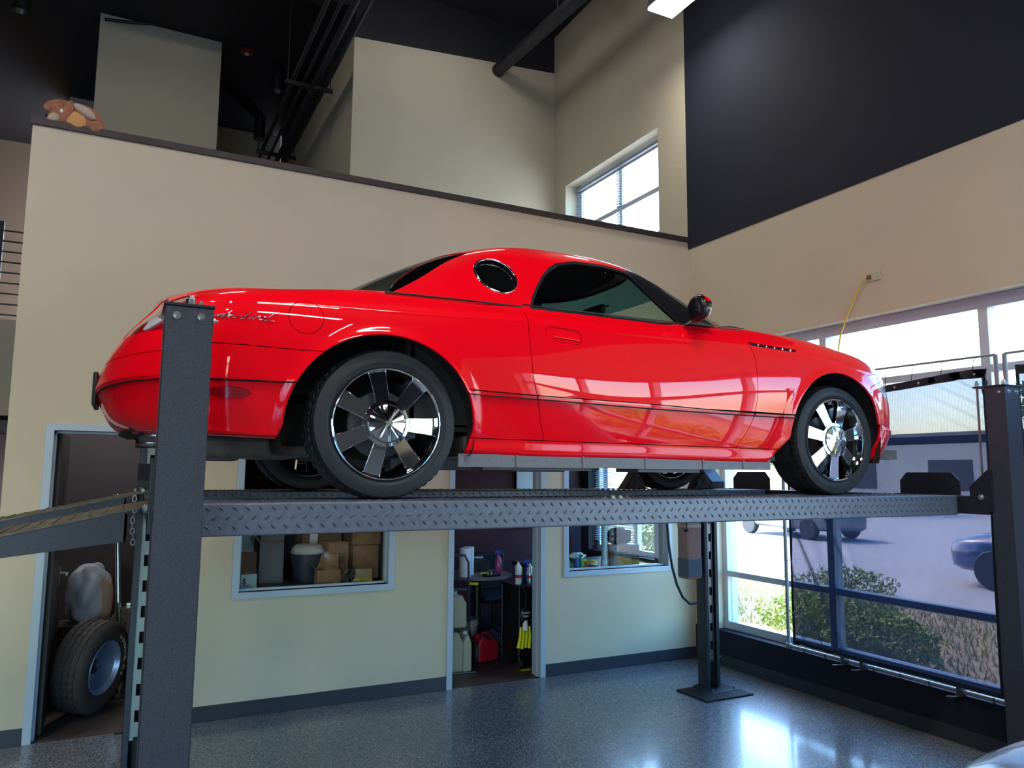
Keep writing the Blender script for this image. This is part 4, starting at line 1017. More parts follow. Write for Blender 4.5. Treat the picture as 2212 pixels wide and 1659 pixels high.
def screen(y0, y1, label):
    t = thing('privacy_screen', label, 'screen', (WX-.02, (y0+y1)/2, KZ)); cy = (y0+y1)/2; x = -.005
    z0, z1 = .03, 2.345; a, b = y0-cy, y1-cy
    for p, q in (((x, a, z0), (x, b, z0)), ((x, a, z0), (x, a, z1)), ((x, b, z0), (x, b, z1))): MB().cyl(p, q, .016, n=14).obj('frame_pipe', PVC, t, smooth=40)
    MB().tube([(x, a, z1), (x, a*.5, z1+.004), (x, 0, z1+.008), (x, b*.5, z1+.002), (x, b, z1)], .009, 10).obj('top_cord', PVC, t, smooth=40)
    for y in (a, b): MB().cbox((x, y, z0), (.045, .05, .05)).obj('elbow', PVC, t, bevel=.01)
    sa, sb = a+.06, b-.085; s0, s1 = z0+.035, 2.255
    def f(u, v):
        y = sa+(sb-sa)*u; z = s0+(s1-s0)*v
        edge = math.exp(-((1-u)/.26)**2); k = (z*1.0-(y-sb)*2.0)
        dx = .055*edge*math.sin(k*17+1.2*math.sin(k*9))*min(1, (1-v)*3)*(.5+.5*math.sin(k*7+1))+.012*math.sin(y*6+z*2)
        dx += .02*math.exp(-(u/.2)**2)*math.exp(-((1-v)/.2)**2)*math.sin((z*2-y*1.2)*30)
        dx *= 1-math.exp(-((1-u)/.03)**2)
        sag = -.045*math.sin(PI*min(1, max(0, (u-.1)/.9)))*v**6
        return (x-.035-dx, y, z+sag)
    so_ = MB().grid(f, 150, 110).obj('mesh_sheet', SCRM, t, smooth=180, fix=False)
    def hem(p0, p1, w, n=30):
        pts = []
        for i in range(n+1):
            u = p0[0]+(p1[0]-p0[0])*i/n; v = p0[1]+(p1[1]-p0[1])*i/n; q = f(u, v); q2 = f(u+w[0], v+w[1]); pts.append(((q[0]-.003, q[1], q[2]), (q2[0]-.003, q2[1], q2[2])))
        mb = MB(); mb.add([p for pr in pts for p in pr], [(2*i, 2*i+1, 2*i+3, 2*i+2) for i in range(n)]); return mb.obj('hem', HEM, so_, solid=.003)
    hem((0, 1), (1, 1), (0, -.028)); hem((0, 0), (1, 0), (0, .014)); hem((0, 0), (0, 1), (.012, 0)); hem((1, 0), (1, 1), (-.012, 0))
    for u in np.linspace(.04, .96, 9):
        q = f(u, .986); MB().cyl((q[0]-.006, q[1], q[2]), (q[0]-.009, q[1], q[2]), .010, n=12).obj('grommet', ZINC, so_)
    for v in (.12, .32, .52, .72, .9):
        q = f(.992, v); MB().cyl((q[0]-.006, q[1], q[2]), (q[0]-.009, q[1], q[2]), .008, n=12).obj('grommet', ZINC, so_)
        MB().tube([(x, b, q[2]), (x-.02, b-.04, q[2]+.004), q], .003, 5).obj('tie', BLKPL, t)
    for u in np.linspace(.05, .95, 8):
        q = f(u, .01); MB().tube([(x-.02, q[1], z0+.018), (x-.022, q[1], z0-.018), (x+.0, q[1], z0-.021)], .004, 5).obj('tie', BLKPL, t)
        q = f(u, .986); MB().tube([(x, q[1], z1), (x-.01, q[1], z1-.03), (q[0]-.006, q[1], q[2])], .003, 5).obj('tie', BLKPL, t)
    for u in (.18, .62, .72):
        y = sa+(sb-sa)*u; cl = MB(); cl.cbox((x-.005, y, z0+.005), (.06, .035, .07)); cl.tube([(x-.03, y, z0-.03), (x-.06, y+.02, z0-.035), (x-.065, y+.07, z0-.045)], .006, 6); cl.obj('clamp', mat('clamp_steel', C(96, 96, 100), .35, .8), t, bevel=.004)
screen(3.10, 5.03, 'dark mesh screen on a pipe frame before the windows, left of the near-right column'); screen(1.10, 3.04, 'dark mesh screen behind the near-right lift column, at the right edge')

# ------------------------------------------------------------------ doors
HINGE = mat('satin_hinge', C(170, 178, 186), .3, .7)
d1 = MB(); dl = struct(MB().box(-.449, -.405, D+DT, D+DT+.86, .01, DH-.01).obj('door_1', BROWN, bevel=.002))
MB().box(-.406, -.403, D+DT+.62, D+DT+.72, 1.25, 1.95).obj('door_lite', GLASS, dl); MB().box(-.405, -.400, D+DT+.60, D+DT+.74, 1.23, 1.25).obj('lite_frame', BLKPL, dl)
for z in (1.02,): 
    MB().cyl((-.405, D+DT+.78, z), (-.36, D+DT+.78, z), .012, n=12).obj('lever', ZINC, dl); MB().cbox((-.355, D+DT+.73, z), (.018, .13, .02)).obj('lever', ZINC, dl, bevel=.004)
    MB().box(-.405, -.402, D+DT+.75, D+DT+.81, z-.09, z+.06).obj('escutcheon', ZINC, dl)
for z in (1.86, 1.03, .27):
    MB().box(-.451, -.447, D+.045, D+DT+.005, z-.055, z+.055).obj('hinge', HINGE, dl)

# ------------------------------------------------------------------ storage room seen through the left doorway
def spare(x, y, z, axis, R0, label, letters=True, rimc=None):
    t = thing('spare_wheel', label, 'wheel', (x, y, z)); q = Vector(axis).to_track_quat('Z', 'Y').to_matrix().to_4x4()
    W_ = .13; pr = [(.205, -W_+.02), (.23, -W_+.005), (.29, -W_), (R0-.02, -W_+.015), (R0-.006, -W_+.035)]
    for h in np.linspace(-W_+.04, W_-.04, 5)[:-1]:
        hh = (2*W_-.08)/4; pr += [(R0, h), (R0, h+hh-.010), (R0-.009, h+hh-.009), (R0-.009, h+hh-.001)]
    pr += [(R0, W_-.04), (R0-.006, W_-.035), (R0-.02, W_-.015), (.29, W_), (.23, W_-.005), (.205, W_-.02)]
    vs = []; fs = []; seg = 144; k = len(pr)
    for i in range(seg):
        a = 2*PI*i/seg
        for j, (r, h) in enumerate(pr):
            zig = .010*math.sin(i*PI/3) if r > R0-.002 and 6 < j < k-7 else 0
            if r > R0-.002 and i % 4 == 0: r -= .006
            vs.append(q @ Vector((r*math.cos(a), r*math.sin(a), h+zig*.4)))
    for i in range(seg):
        j = (i+1) % seg
        for m_ in range(k-1): fs.append((i*k+m_, j*k+m_, j*k+m_+1, i*k+m_+1))
    tm = MB().add(vs, fs).obj('tire', mat('old_tire', C(60, 52, 52), .7), t, smooth=35)
    rm = MB().lathe([(.205, W_-.02), (.198, W_-.012), (.190, W_-.03), (.180, W_-.05), (.172, W_-.052), (.168, .0), (.16, -.03), (.06, -.02), (.055, .01), (0, .01)], 64, q, cap=False); rm.obj('rim', rimc or mat('silver_rim', C(150, 168, 200), .35, .6), t, smooth=40, solid=.003)
    MB().lathe([(.06, .0), (.055, .035), (0, .04)], 24, q).obj('hub_cap', BLKPL, t, smooth=40)
    if letters:
        wl = mat('white_letter', C(214, 210, 204), .6)
        for i, ch in enumerate('LIBERATOR A/S'):
            if ch == ' ': continue
            a = 1.02-i*.115; r = .240; M_ = q @ Matrix.Rotation(a, 4, 'Z') @ Matrix.Translation((r, 0, W_-.003)) @ Matrix.Rotation(-PI/2, 4, 'Z')
            textobj(ch, .045, wl, tm, M_, 'letter', .001, bold=.001)
    return t
spare(-.135, 6.90, .345, (.86, -.50, -.10), .345, 'spare wheel with white-lettered tyre leaning in the left doorway')
spare(.22, 7.72, .34, (.80, -.55, .25), .33, 'second dark tyre behind the white-lettered wheel in the left doorway', False, BLKPL)
wb = thing('plastic_bag', 'crumpled pale plastic bag behind the leaning wheel', 'bag', (-.20, 7.38, .60))
BAGM = mat('bag_plastic', C(150, 156, 172), .4)
def lumpy(c, r, seed, M, name, parent, n=36, amp=.12):
    rnd = random.Random(seed); ph = [(rnd.uniform(0, 6), rnd.randint(2, 6), rnd.randint(2, 5)) for _ in range(6)]
    def f(u, v):
        a = 2*PI*u; b = PI*v; k = 1+amp*sum(math.sin(p+m1*a)*math.sin(m2*b+p)/2 for p, m1, m2 in ph)/2*math.sin(b)
        return (c[0]+r[0]*k*math.sin(b)*math.cos(a), c[1]+r[1]*k*math.sin(b)*math.sin(a), c[2]+r[2]*k*math.cos(b))
    return MB().grid(f, n, 20, wrapu=True).obj(name, M, parent, smooth=60)
lumpy((0, 0, .22), (.17, .13, .25), 3, BAGM, 'bag', wb, 60, .3); lumpy((.12, -.03, .18), (.07, .08, .20), 5, mat('tan_cloth', C(140, 120, 104), .8), 'cloth', wb)
bx_ = MB().box(-.40, -.02, 7.25, 7.55, 0, .60).obj('storage_crate', mat('black_crate', C(34, 34, 40), .5), bevel=.01); tag(bx_, 'black crate under the crumpled bag in the left doorway', 'crate')
pw = thing('steel_pole', 'shiny steel pole standing behind the bag in the left doorway', 'pole', (.10, 7.0, .7))
MB().cyl((-.02, .30, -.7), (-.13, .30, .95), .024, n=16).obj('tube', CHROME, pw, smooth=40); MB().cbox((.03, .28, .02), (.09, .03, .05)).obj('bracket', ZINC, pw, bevel=.01)
MB().cyl((-.02, .30, -.7), (-.02, .30, -.66), .10, n=20).obj('foot', BLKPL, pw)
cab_ = MB().box(.02, .45, 8.2, 8.8, 0, 1.2).obj('dark_cabinet', mat('cabinet_dark', C(40, 38, 44), .5), bevel=.01); tag(cab_, 'dark low cabinet deep inside the left doorway', 'cabinet')

# ------------------------------------------------------------------ storage window: table and boxes
CARD = mat('cardboard', C(158, 116, 80), .8, noise=(12, C(142, 102, 70), .35, .65)); CARDD = mat('cardboard_dark', C(110, 78, 58), .85); PAP = mat('label_paper', C(200, 206, 212), .7)
GREYB = mat('grey_box', C(108, 108, 118), .8); TAPE = mat('yellow_tape', C(222, 216, 30), .5); INK = mat('print_ink', C(54, 44, 40), .8)
wt = thing('work_table', 'dark table inside the storage window carrying the cartons', 'table', (1.43, 7.2, 0))
MB().box(-.62, .60, -.72, .75, .86, .895).obj('table_top', BROWN, wt)
for sx in (-.58, .56):
    for sy in (-.68, .71): MB().box(sx-.02, sx+.02, sy-.02, sy+.02, 0, .86).obj('leg', BLKPL, wt)
TZ = .895
def carton(xc, y, w_, d_, h_, rz, M, label, z=TZ, flap=False, cat='box', name='carton'):
    t = thing(name, label, cat, (xc, y, z), math.radians(rz))
    if flap:
        b = MB(); th = .005
        b.box(-w_/2, w_/2, -d_/2, -d_/2+th, 0, h_); b.box(-w_/2, w_/2, d_/2-th, d_/2, 0, h_); b.box(-w_/2, -w_/2+th, -d_/2, d_/2, 0, h_); b.box(w_/2-th, w_/2, -d_/2, d_/2, 0, h_); b.box(-w_/2, w_/2, -d_/2, d_/2, 0, th); b.obj('body', M, t)
        MB().add([(-w_/2, d_/2, h_), (w_/2, d_/2, h_), (w_/2, d_/2+.03, h_+.11), (-w_/2, d_/2+.03, h_+.11)], [(0, 1, 2, 3)]).obj('flap', M, t, solid=.004)
        MB().add([(-w_/2, -d_/2, h_), (-w_/2, d_/2, h_), (-w_/2-.06, d_/2, h_+.07), (-w_/2-.06, -d_/2, h_+.07)], [(0, 1, 2, 3)]).obj('flap', M, t, solid=.004)
    else:
        MB().box(-w_/2, w_/2, -d_/2, d_/2, 0, h_).obj('body', M, t, bevel=.004)
        MB().box(-w_/2-.001, w_/2+.001, -.025, .025, h_*.6, h_+.001).obj('tape', mat('brown_tape', C(170, 128, 90), .3), t)
    return t
def X_(px, Y): return at(px, 1200, 1, Y).x
def Z_(py, Y, px=700): return at(px, py, 1, Y).z
a = carton(.945, 6.62, .13, .14, .125, 8, PAP, 'small white printed box at the lower left of the storage window')
textobj('S', .06, INK, a, look((1, 0, 0), (0, 0, 1), (-.05, -.072, .05)), 'print', bold=.002)
for k in range(3): MB().box(-.05, .03-.01*k, -.0715, -.070, .015+.012*k, .019+.012*k).obj('print_line', INK, a)
a = carton(1.20, 6.98, .20, .22, .34, -10, GREYB, 'grey open carton standing left of the navy bin in the storage window', flap=True)
a = carton(.93, 7.10, .28, .30, .26, 0, CARDD, 'dark brown carton at the left end behind the white printed box')
b_ = carton(.93, 7.06, .24, .16, .16, 0, mat('blue_label_box', C(120, 140, 158), .6), 'pale blue labelled box on the dark carton at left', z=TZ+.26)
MB().box(-.10, .10, -.083, -.081, .03, .07).obj('print', mat('label_teal', C(92, 130, 150), .6), b_)
bn = thing('waste_bin', 'navy bin with a rounded white lid among the cartons', 'bin', (1.47, 6.80, TZ))
MB().lathe([(0, 0), (.115, 0), (.135, .25), (.128, .26)], 36, cap=False).obj('body', mat('navy_plastic', C(30, 32, 60), .5), bn, smooth=50)
MB().lathe([(.138, .25), (.14, .275), (.12, .31), (.10, .325), (0, .328)], 36, cap=False).obj('lid', mat('lid_plastic', C(170, 164, 164), .5), bn, smooth=50)
a = carton(1.66, 7.25, .36, .30, .55, 0, CARDD, 'tall dark carton with a shipping label behind the navy bin')
MB().box(-.11, -.04, -.1525, -.1505, .22, .42).obj('shipping_label', PAP, a)
for k in range(8): MB().box(-.10, -.10+.003+.002*(k % 3), -.1545, -.1525, .24+.006*k, .242+.006*k).obj('barcode_line', INK, a)
for k in range(7): MB().box(-.10+k*.007, -.0975+k*.007, -.154, -.1525, .24, .28).obj('barcode_line', INK, a)
a = carton(1.70, 6.86, .19, .24, .335, 14, CARD, 'tan upright carton with a printed grid on its face')
for k in range(5): MB().box(-.05+k*.026, -.048+k*.026, -.1225, -.1205, .06, .235).obj('print_line', INK, a)
for z in (.06, .15, .235): MB().box(-.05, .056, -.1225, -.1205, z, z+.002).obj('print_line', INK, a)
for k in range(4): MB().box(-.042+k*.026, -.034+k*.026, -.1225, -.1205, .16, .215).obj('print_line', INK, a)
a = carton(1.60, 6.60, .20, .16, .13, -6, CARD, 'torn open carton under clear tape in front of the tan carton', flap=True)
lumpy((.02, 0, .09), (.07, .05, .07), 9, CARD, 'packing_paper', a, 20)
c1 = carton(2.00, 6.98, .24, .28, .30, 0, CARD, 'lower carton of the stack at the right end of the storage window')
carton(2.00, 6.98, .26, .30, .30, 0, CARD, 'upper carton of the stack at the right end of the storage window', z=TZ+.30)
a = carton(1.93, 6.66, .14, .12, .115, -12, mat('light_card', C(176, 146, 116), .8), 'small light carton with yellow tape at the right end of the window')
MB().box(-.072, .072, -.062, -.060, .0, .035).obj('yellow_tape', TAPE, a); textobj('HPM-17', .026, INK, a, look((1, 0, 0), (0, 0, 1), (-.045, -.0625, .008)), 'print')
fn = thing('desk_fan', 'small round grille fan between two cartons', 'fan', (1.80, 6.62, TZ))
MB().tube([(.055*math.cos(t_), 0, .06+.055*math.sin(t_)) for t_ in np.linspace(0, 2*PI, 33)], .006, 6, cap=False).obj('ring', ZINC, fn, smooth=60)
for k in range(6): a_ = k*PI/3; MB().cyl((0, 0, .06), (.055*math.cos(a_), 0, .06+.055*math.sin(a_)), .002, n=5).obj('spoke', ZINC, fn)
MB().cyl((0, -.01, .06), (0, .03, .06), .015, n=14).obj('motor', BLKPL, fn)

# ------------------------------------------------------------------ office seen through the middle doorway
rt = thing('round_table', 'round grey table on a pedestal in the middle doorway', 'table', (3.36, 7.40, 0))
MB().lathe([(0, .775), (.36, .775), (.365, .79), (.36, .805), (0, .805)], 56).obj('table_top', mat('table_grey', C(112, 104, 106), .5), rt, smooth=40)
MB().cyl((0, 0, .03), (0, 0, .775), .04, n=18).obj('pedestal', BLKPL, rt, smooth=40); MB().lathe([(0, .05), (.05, .05), (.24, .01), (.24, 0), (0, 0)], 40).obj('foot', BLKPL, rt, smooth=40)
TT = .805
PAPER = mat('paper_towel', C(212, 216, 228), .85)
def roll(x, y, label, h=.28):
    t = thing('paper_towel_roll', label, 'paper towels', (x, y, TT))
    MB().lathe([(.02, 0), (.058, 0), (.058, h), (.02, h), (.02, 0)], 36, cap=False).obj('paper', PAPER, t, smooth=40); MB().lathe([(.0205, .001), (.0205, h-.001)], 20, cap=False).obj('core', CARD, t)
roll(3.14, 7.22, 'front white paper towel roll at the left of the round table'); roll(3.235, 7.35, 'second white paper towel roll behind the front one')
def spray(x, y, z, body, liquid, label, s=1, trig=None, grp=None):
    t = thing('spray_bottle', label, 'spray bottle', (x, y, z), random.uniform(-.4, .4), grp)
    MB().lathe([(0, 0), (.036*s, 0), (.040*s, .01*s), (.040*s, .10*s), (.030*s, .14*s), (.013*s, .175*s), (.013*s, .19*s), (0, .19*s)], 28).obj('bottle', liquid, t, smooth=50)
    MB().cbox((-.005*s, 0, .215*s), (.07*s, .022*s, .026*s)).obj('trigger_head', trig or body, t, bevel=.006); MB().cyl((-.005*s, 0, .188*s), (-.005*s, 0, .208*s), .014*s, n=14).obj('collar', trig or body, t)
    MB().tube([(-.02*s, 0, .205*s), (-.035*s, 0, .185*s), (-.032*s, 0, .165*s)], .004*s, 6).obj('trigger', trig or body, t)
    return t
PLB = mat('blue_plastic', C(40, 70, 170), .35); PLG = mat('green_plastic', C(36, 165, 70), .35); PINKL = mat('pink_liquid', C(160, 60, 110), .25); BLUEL = mat('dark_blue_liquid', C(20, 44, 130), .2)
PLY = mat('yellow_plastic', C(232, 200, 30), .35); WHG = mat('white_green', C(200, 225, 205), .4); CLR = mat('milky_plastic', C(170, 190, 200), .25)
spray(3.585, 7.36, TT, PLB, PINKL, 'spray bottle of purple liquid on the round table', 1.0)
tr_ = thing('tool_tray', 'dark tray of small tools lying on the round table', 'tray', (3.40, 7.14, TT), .2)
MB().cbox((0, 0, .012), (.17, .10, .024)).obj('tray', BLKPL, tr_, bevel=.005)
for k, c_ in enumerate((PLY, ZINC, BLKPL)): MB().cyl((-.06+k*.04, -.03, .03), (-.03+k*.045, .03, .032), .008, n=8).obj('tool', c_, tr_)
hd = MB().cyl((3.34, 7.28, TT+.012), (3.40, 7.26, TT+.012), .011, n=10).obj('screwdriver_handle', PLY, smooth=40); tag(hd, 'yellow screwdriver handle on the round table behind the tray', 'screwdriver')
fo = thing('foil_roll', 'shiny foil-wrapped bar on the small stand above the table', 'foil', (3.44, 7.60, TT+.12)); MB().cbox((0, 0, .015), (.15, .04, .03)).obj('bar', ZINC, fo, bevel=.008)
sd = MB().box(3.32, 3.56, 7.52, 7.66, TT, TT+.12).obj('tool_box', mat('dark_toolbox', C(34, 30, 34), .5), bevel=.01); tag(sd, 'dark toolbox at the back of the round table', 'toolbox')
# tool cart at the right
ct = thing('utility_cart', 'black utility cart at the right side of the middle doorway', 'cart', (3.60, 6.80, 0))
MB().box(-.15, .16, -.17, .22, .74, .77).obj('shelf', BLKPL, ct, bevel=.005); MB().box(-.15, .16, -.17, .22, .12, .15).obj('shelf', BLKPL, ct, bevel=.005); MB().box(-.14, .15, .02, .21, .15, .74).obj('cabinet', BLKPL, ct)
for x in (-.14, .15):
    for y in (-.16, .21): MB().cyl((x, y, .08), (x, y, .76), .010, n=8).obj('post', BLKPL, ct)
for x in (-.12, .14):
    for y in (-.14, .2): MB().cyl((x-.012, y, .045), (x+.012, y, .045), .045, n=20).obj('caster', RUBBER, ct, smooth=40)
def aerosol(x, y, z, M, label, h=.19, band=None):
    t = thing('aerosol_can', label, 'spray can', (x, y, z)); MB().lathe([(0, 0), (.028, 0), (.029, .005), (.029, h-.03), (.018, h-.012), (0, h-.012)], 24).obj('can', M, t, smooth=40)
    MB().lathe([(.012, h-.012), (.012, h), (.006, h+.012), (0, h+.012)], 14).obj('nozzle', WHITE, t, smooth=40)
    if band: MB().lathe([(.0295, h*.3), (.0295, h*.45)], 24, cap=False).obj('band', band, t, smooth=40)
REDB = mat('red_print', C(190, 36, 36), .5)
aerosol(3.51, 6.76, .77, WHITE, 'white spray can with a red band on the cart', .20, REDB); aerosol(3.63, 6.74, .77, ZINC, 'grey spray can with a red band by the door jamb', .18, REDB); aerosol(3.57, 6.85, .77, PLY, 'yellow and red spray can between the two pale ones', .17, REDB)
spray(3.67, 6.88, .77, PLB, BLUEL, 'spray bottle of dark blue liquid on the cart', .95)
sg_ = thing('hang_tag', 'black glove-shaped tag lettered Perfect Glass hanging from the cart', 'tag', (3.51, 6.61, .50))
lumpy((0, 0, 0), (.055, .012, .075), 4, BLKPL, 'pad', sg_, 24, .04)
WL = mat('tag_letter', C(214, 220, 224), .6)
textobj('Perfect', .030, WL, sg_, look((1, 0, 0), (0, 0, 1), (-.044, -.0135, .014)), 'print', bold=.0006); textobj('Glass', .030, WL, sg_, look((1, 0, 0), (0, 0, 1), (-.034, -.0135, -.018)), 'print', bold=.0006)
MB().tube([(0, 0, .07), (.004, .0, .16), (-.003, .02, .25)], .002, 5).obj('chain', ZINC, sg_)
gl = thing('duster', 'bright yellow rubber gloves hanging on the cart', 'gloves', (3.515, 6.615, .20))
for k in range(4): MB().tube([(-.05+k*.032, 0, .19), (-.055+k*.034, -.006, .10), (-.075+k*.038, 0, .0-.01*(k % 2))], [.010, .016, .019], 10).obj('finger', mat('glove_yellow', C(226, 226, 20), .5), gl, smooth=60)
MB().lathe([(.035, .16), (.02, .25), (0, .25)], 16).obj('cuff', WHITE, gl, smooth=50)
# red fuel can, bucket, hand truck with jugs
fc = thing('fuel_can', 'red plastic fuel can on the floor of the middle doorway', 'fuel can', (3.31, 7.10, 0), .25)
REDC = mat('red_fuel_plastic', C(186, 22, 40), .4)
MB().prism([(-.125, 0), (.125, 0), (.13, .02), (.13, .17), (.09, .205), (.0, .21), (-.06, .235), (-.09, .235), (-.13, .18), (-.13, .02)], -.075, .075, 'y').obj('body', REDC, fc, bevel=.022, seg=4, smooth=50)
MB().tube([(-.05, 0, .225), (-.03, 0, .265), (.04, 0, .262), (.085, 0, .205)], .013, 10).obj('handle', REDC, fc, smooth=60); MB().cyl((-.085, 0, .225), (-.095, 0, .262), .024, n=16).obj('cap', REDC, fc, smooth=40)
bk_ = thing('bucket', 'white plastic bucket behind the red fuel can', 'bucket', (3.20, 7.38, 0))
MB().lathe([(0, .002), (.125, .002), (.148, .36), (.155, .36), (.155, .345), (.149, .34), (.149, .32), (.154, .318), (.154, .305), (.147, .30)], 48, cap=False).obj('body', mat('bucket_white', C(206, 204, 196), .45), bk_, smooth=40)
MB().lathe([(0, .362), (.157, .362), (.157, .35)], 40, cap=False).obj('lid', mat('bucket_lid', C(170, 172, 178), .45), bk_, smooth=40)
GRN = mat('bucket_green', C(28, 84, 50), .5)
for k_, (u_, r_) in enumerate(((-.03, .045), (.045, .03))):
    MB().tube([(u_+r_*math.cos(a_), -math.sqrt(max(.0001, .1375**2-(u_+r_*math.cos(a_))**2))-.002, .17+r_*math.sin(a_)) for a_ in np.linspace(.6, 5.6, 24)], .006, 6).obj('logo', GRN, bk_)
tk = thing('hand_truck', 'dark steel hand truck at the left of the middle doorway', 'hand truck', (2.95, 6.92, 0), -.12)
STL = mat('truck_steel', C(64, 66, 74), .4, .5)
MB().tube([(-.17, -.02, .06), (-.17, .02, .95), (-.13, .02, 1.05), (.06, .02, 1.05), (.10, .02, .98), (.10, -.02, .36), (.14, .03, .26), (.17, .10, .20)], .012, 10).obj('frame', STL, tk, smooth=60)
MB().tube([(.10, -.02, .36), (.0, -.03, .26), (-.17, -.02, .18)], .008, 8).obj('brace', STL, tk, smooth=60); MB().box(-.17, .10, -.03, -.02, .34, .40).obj('crossbar', STL, tk, bevel=.003); MB().box(-.17, .10, .0, .01, .72, .74).obj('crossbar', STL, tk)
MB().box(-.20, .12, -.20, -.02, .0, .006).obj('toe_plate', ZINC, tk)
MB().cyl((.16, .07, .115), (.205, .07, .115), .105, n=32).obj('wheel', RUBBER, tk, bevel=.012, smooth=40); MB().cyl((.155, .07, .115), (.21, .07, .115), .04, n=20).obj('hub', STL, tk)
MB().tube([(.10, .02, .78), (.13, -.01, .78), (.19, -.01, .775)], [.011, .014, .012], 10).obj('grip', PLY, tk, smooth=60)
JUG = mat('beige_jug', C(188, 180, 150), .5)
def jug(x, y, z, sx, label, h=.34):
    t = thing('plastic_jug', label, 'jug', (x, y, z)); MB().prism([(-sx, 0), (sx, 0), (sx, h*.75), (sx*.45, h), (-sx*.45, h), (-sx, h*.75)], -.07, .07, 'y').obj('body', JUG, t, bevel=.02, seg=3, smooth=50)
    MB().cyl((0, 0, h), (0, 0, h+.03), .022, n=16).obj('cap', WHITE, t)
    MB().tube([(sx*.4, 0, h-.02), (sx*.7, 0, h*.93), (sx*.95, 0, h*.78)], .010, 8).obj('handle', JUG, t, smooth=60)
jug(2.83, 6.80, .008, .095, 'lower beige jug on the hand truck toe plate', .36); jug(2.965, 6.79, .008, .045, 'narrow beige jug beside the hand truck wheel', .33)
jug(2.87, 6.83, .40, .10, 'upper beige jug strapped on the hand truck', .30)
ch = thing('office_chair', 'dark office chair in the shadow right of the fuel can', 'chair', (3.82, 7.95, 0))
MB().cbox((0, 0, .45), (.42, .42, .07)).obj('seat', SEAT, ch, bevel=.03, seg=3); MB().cbox((.02, .20, .72), (.40, .06, .42)).obj('backrest', SEAT, ch, bevel=.025, seg=3); MB().cyl((0, 0, .10), (0, 0, .42), .025, n=12).obj('gas_post', BLKPL, ch)
for k in range(5): a_ = k*2*PI/5; MB().tube([(0, 0, .11), (.27*math.cos(a_), .27*math.sin(a_), .055)], .018, 8).obj('leg', BLKPL, ch); MB().cyl((.27*math.cos(a_)-.012, .27*math.sin(a_), .028), (.27*math.cos(a_)+.012, .27*math.sin(a_), .028), .028, n=14).obj('caster', BLKPL, ch)
nb = MB().cbox((3.50, 6.58, .002), (.10, .05, .003), ).obj('paper_note', TAPE); tag(nb, 'yellow slip of paper on the floor below the gloves', 'paper')

# ------------------------------------------------------------------ right interior window: counter with bottles and boxes
cn = thing('counter', 'dark counter inside the right interior window carrying bottles and boxes', 'counter', (4.42, 6.95, 0))
MB().box(-.57, .66, -.50, .62, .86, .895).obj('counter_top', BROWN, cn); MB().box(-.48, .64, .1, .60, 0, .86).obj('base_cabinet', BLKPL, cn)
spray(3.90, 6.55, TZ, CLR, CLR, 'clear spray bottle at the far left of the right interior window', .75, PLG)
spray(3.955, 6.56, TZ, PLG, PLG, 'green spray bottle standing first in the right interior window', .72, PLG)
spray(4.045, 6.54, TZ, PLB, PLB, 'blue spray bottle standing beside the green ones', .70, CLR)
spray(4.11, 6.56, TZ, PLG, PLG, 'second green spray bottle right of the blue one', .66, PLB)
tb = thing('wipes_tub', 'yellow and white tub right of the green spray bottles', 'tub', (4.245, 6.55, TZ)); MB().lathe([(0, 0), (.045, 0), (.048, .085), (.048, .09)], 32, cap=False).obj('tub', WHITE, tb, smooth=40); MB().lathe([(.05, .075), (.05, .095), (0, .097)], 32, cap=False).obj('lid', PLY, tb, smooth=40); MB().lathe([(.0470, .01), (.0485, .05)], 32, cap=False).obj('label', REDB, tb, smooth=40)
tb = thing('wipes_tub', 'small orange tub squeezed behind the yellow one', 'tub', (4.165, 6.60, TZ)); MB().lathe([(0, 0), (.032, 0), (.032, .09), (0, .09)], 24).obj('tub', mat('orange_plastic', C(226, 120, 30), .4), tb, smooth=40); MB().lathe([(.033, .085), (.033, .10), (0, .10)], 24).obj('lid', PLY, tb, smooth=40)
rg = thing('cleaning_cloth', 'white and green cloth draped over the bottles', 'cloth', (4.15, 6.70, TZ)); lumpy((0, 0, .125), (.085, .05, .035), 12, WHG, 'cloth', rg, 48, .35); lumpy((.02, .02, .06), (.05, .04, .07), 13, PLG, 'folded_cloth', rg, 30, .25)
rg = thing('brush', 'orange-handled brush lying behind the bottles', 'brush', (3.98, 6.68, TZ+.02)); MB().tube([(-.05, 0, 0), (0, 0, .12), (.03, 0, .16)], [.02, .016, .012], 10).obj('handle', MATS['orange_plastic'], rg, smooth=60); MB().cbox((.045, 0, .175), (.03, .03, .05)).obj('head', BLKPL, rg, bevel=.005)
for k, lab in enumerate(('lower white box with an orange swirl print', 'upper white box with an orange swirl print')):
    a = carton(4.745, 6.85, .22, .20, .105, 0, mat('white_carton', C(150, 146, 148), .7), lab+' in the right interior window', z=TZ+.107*k)
    MB().tube([(-.03+.028*math.cos(t_)*(1 if t_ < PI else -1)+(0 if t_ < PI else .056), -.102, .055+.022*math.sin(t_)) for t_ in np.linspace(0, 2*PI, 22)], .006, 6).obj('swirl_print', MATS['orange_plastic'], a)
for k, lab in enumerate(('lower small printed box', 'upper small printed box')):
    a = carton(4.93, 6.88, .12, .18, .10, 0, MATS['white_carton'], lab+' at the right end of the counter', z=TZ+.102*k)
    for j in range(4): MB().box(-.045, .045, -.0915, -.090, .02+j*.017, .025+j*.017).obj('print_line', INK, a)
bg_ = thing('duffel_bag', 'black bag slumped on the swirl-printed boxes', 'bag', (4.77, 6.86, TZ+.215)); lumpy((0, 0, .075), (.15, .08, .09), 21, mat('black_cloth', C(14, 13, 16), .9), 'bag', bg_, 60, .35)
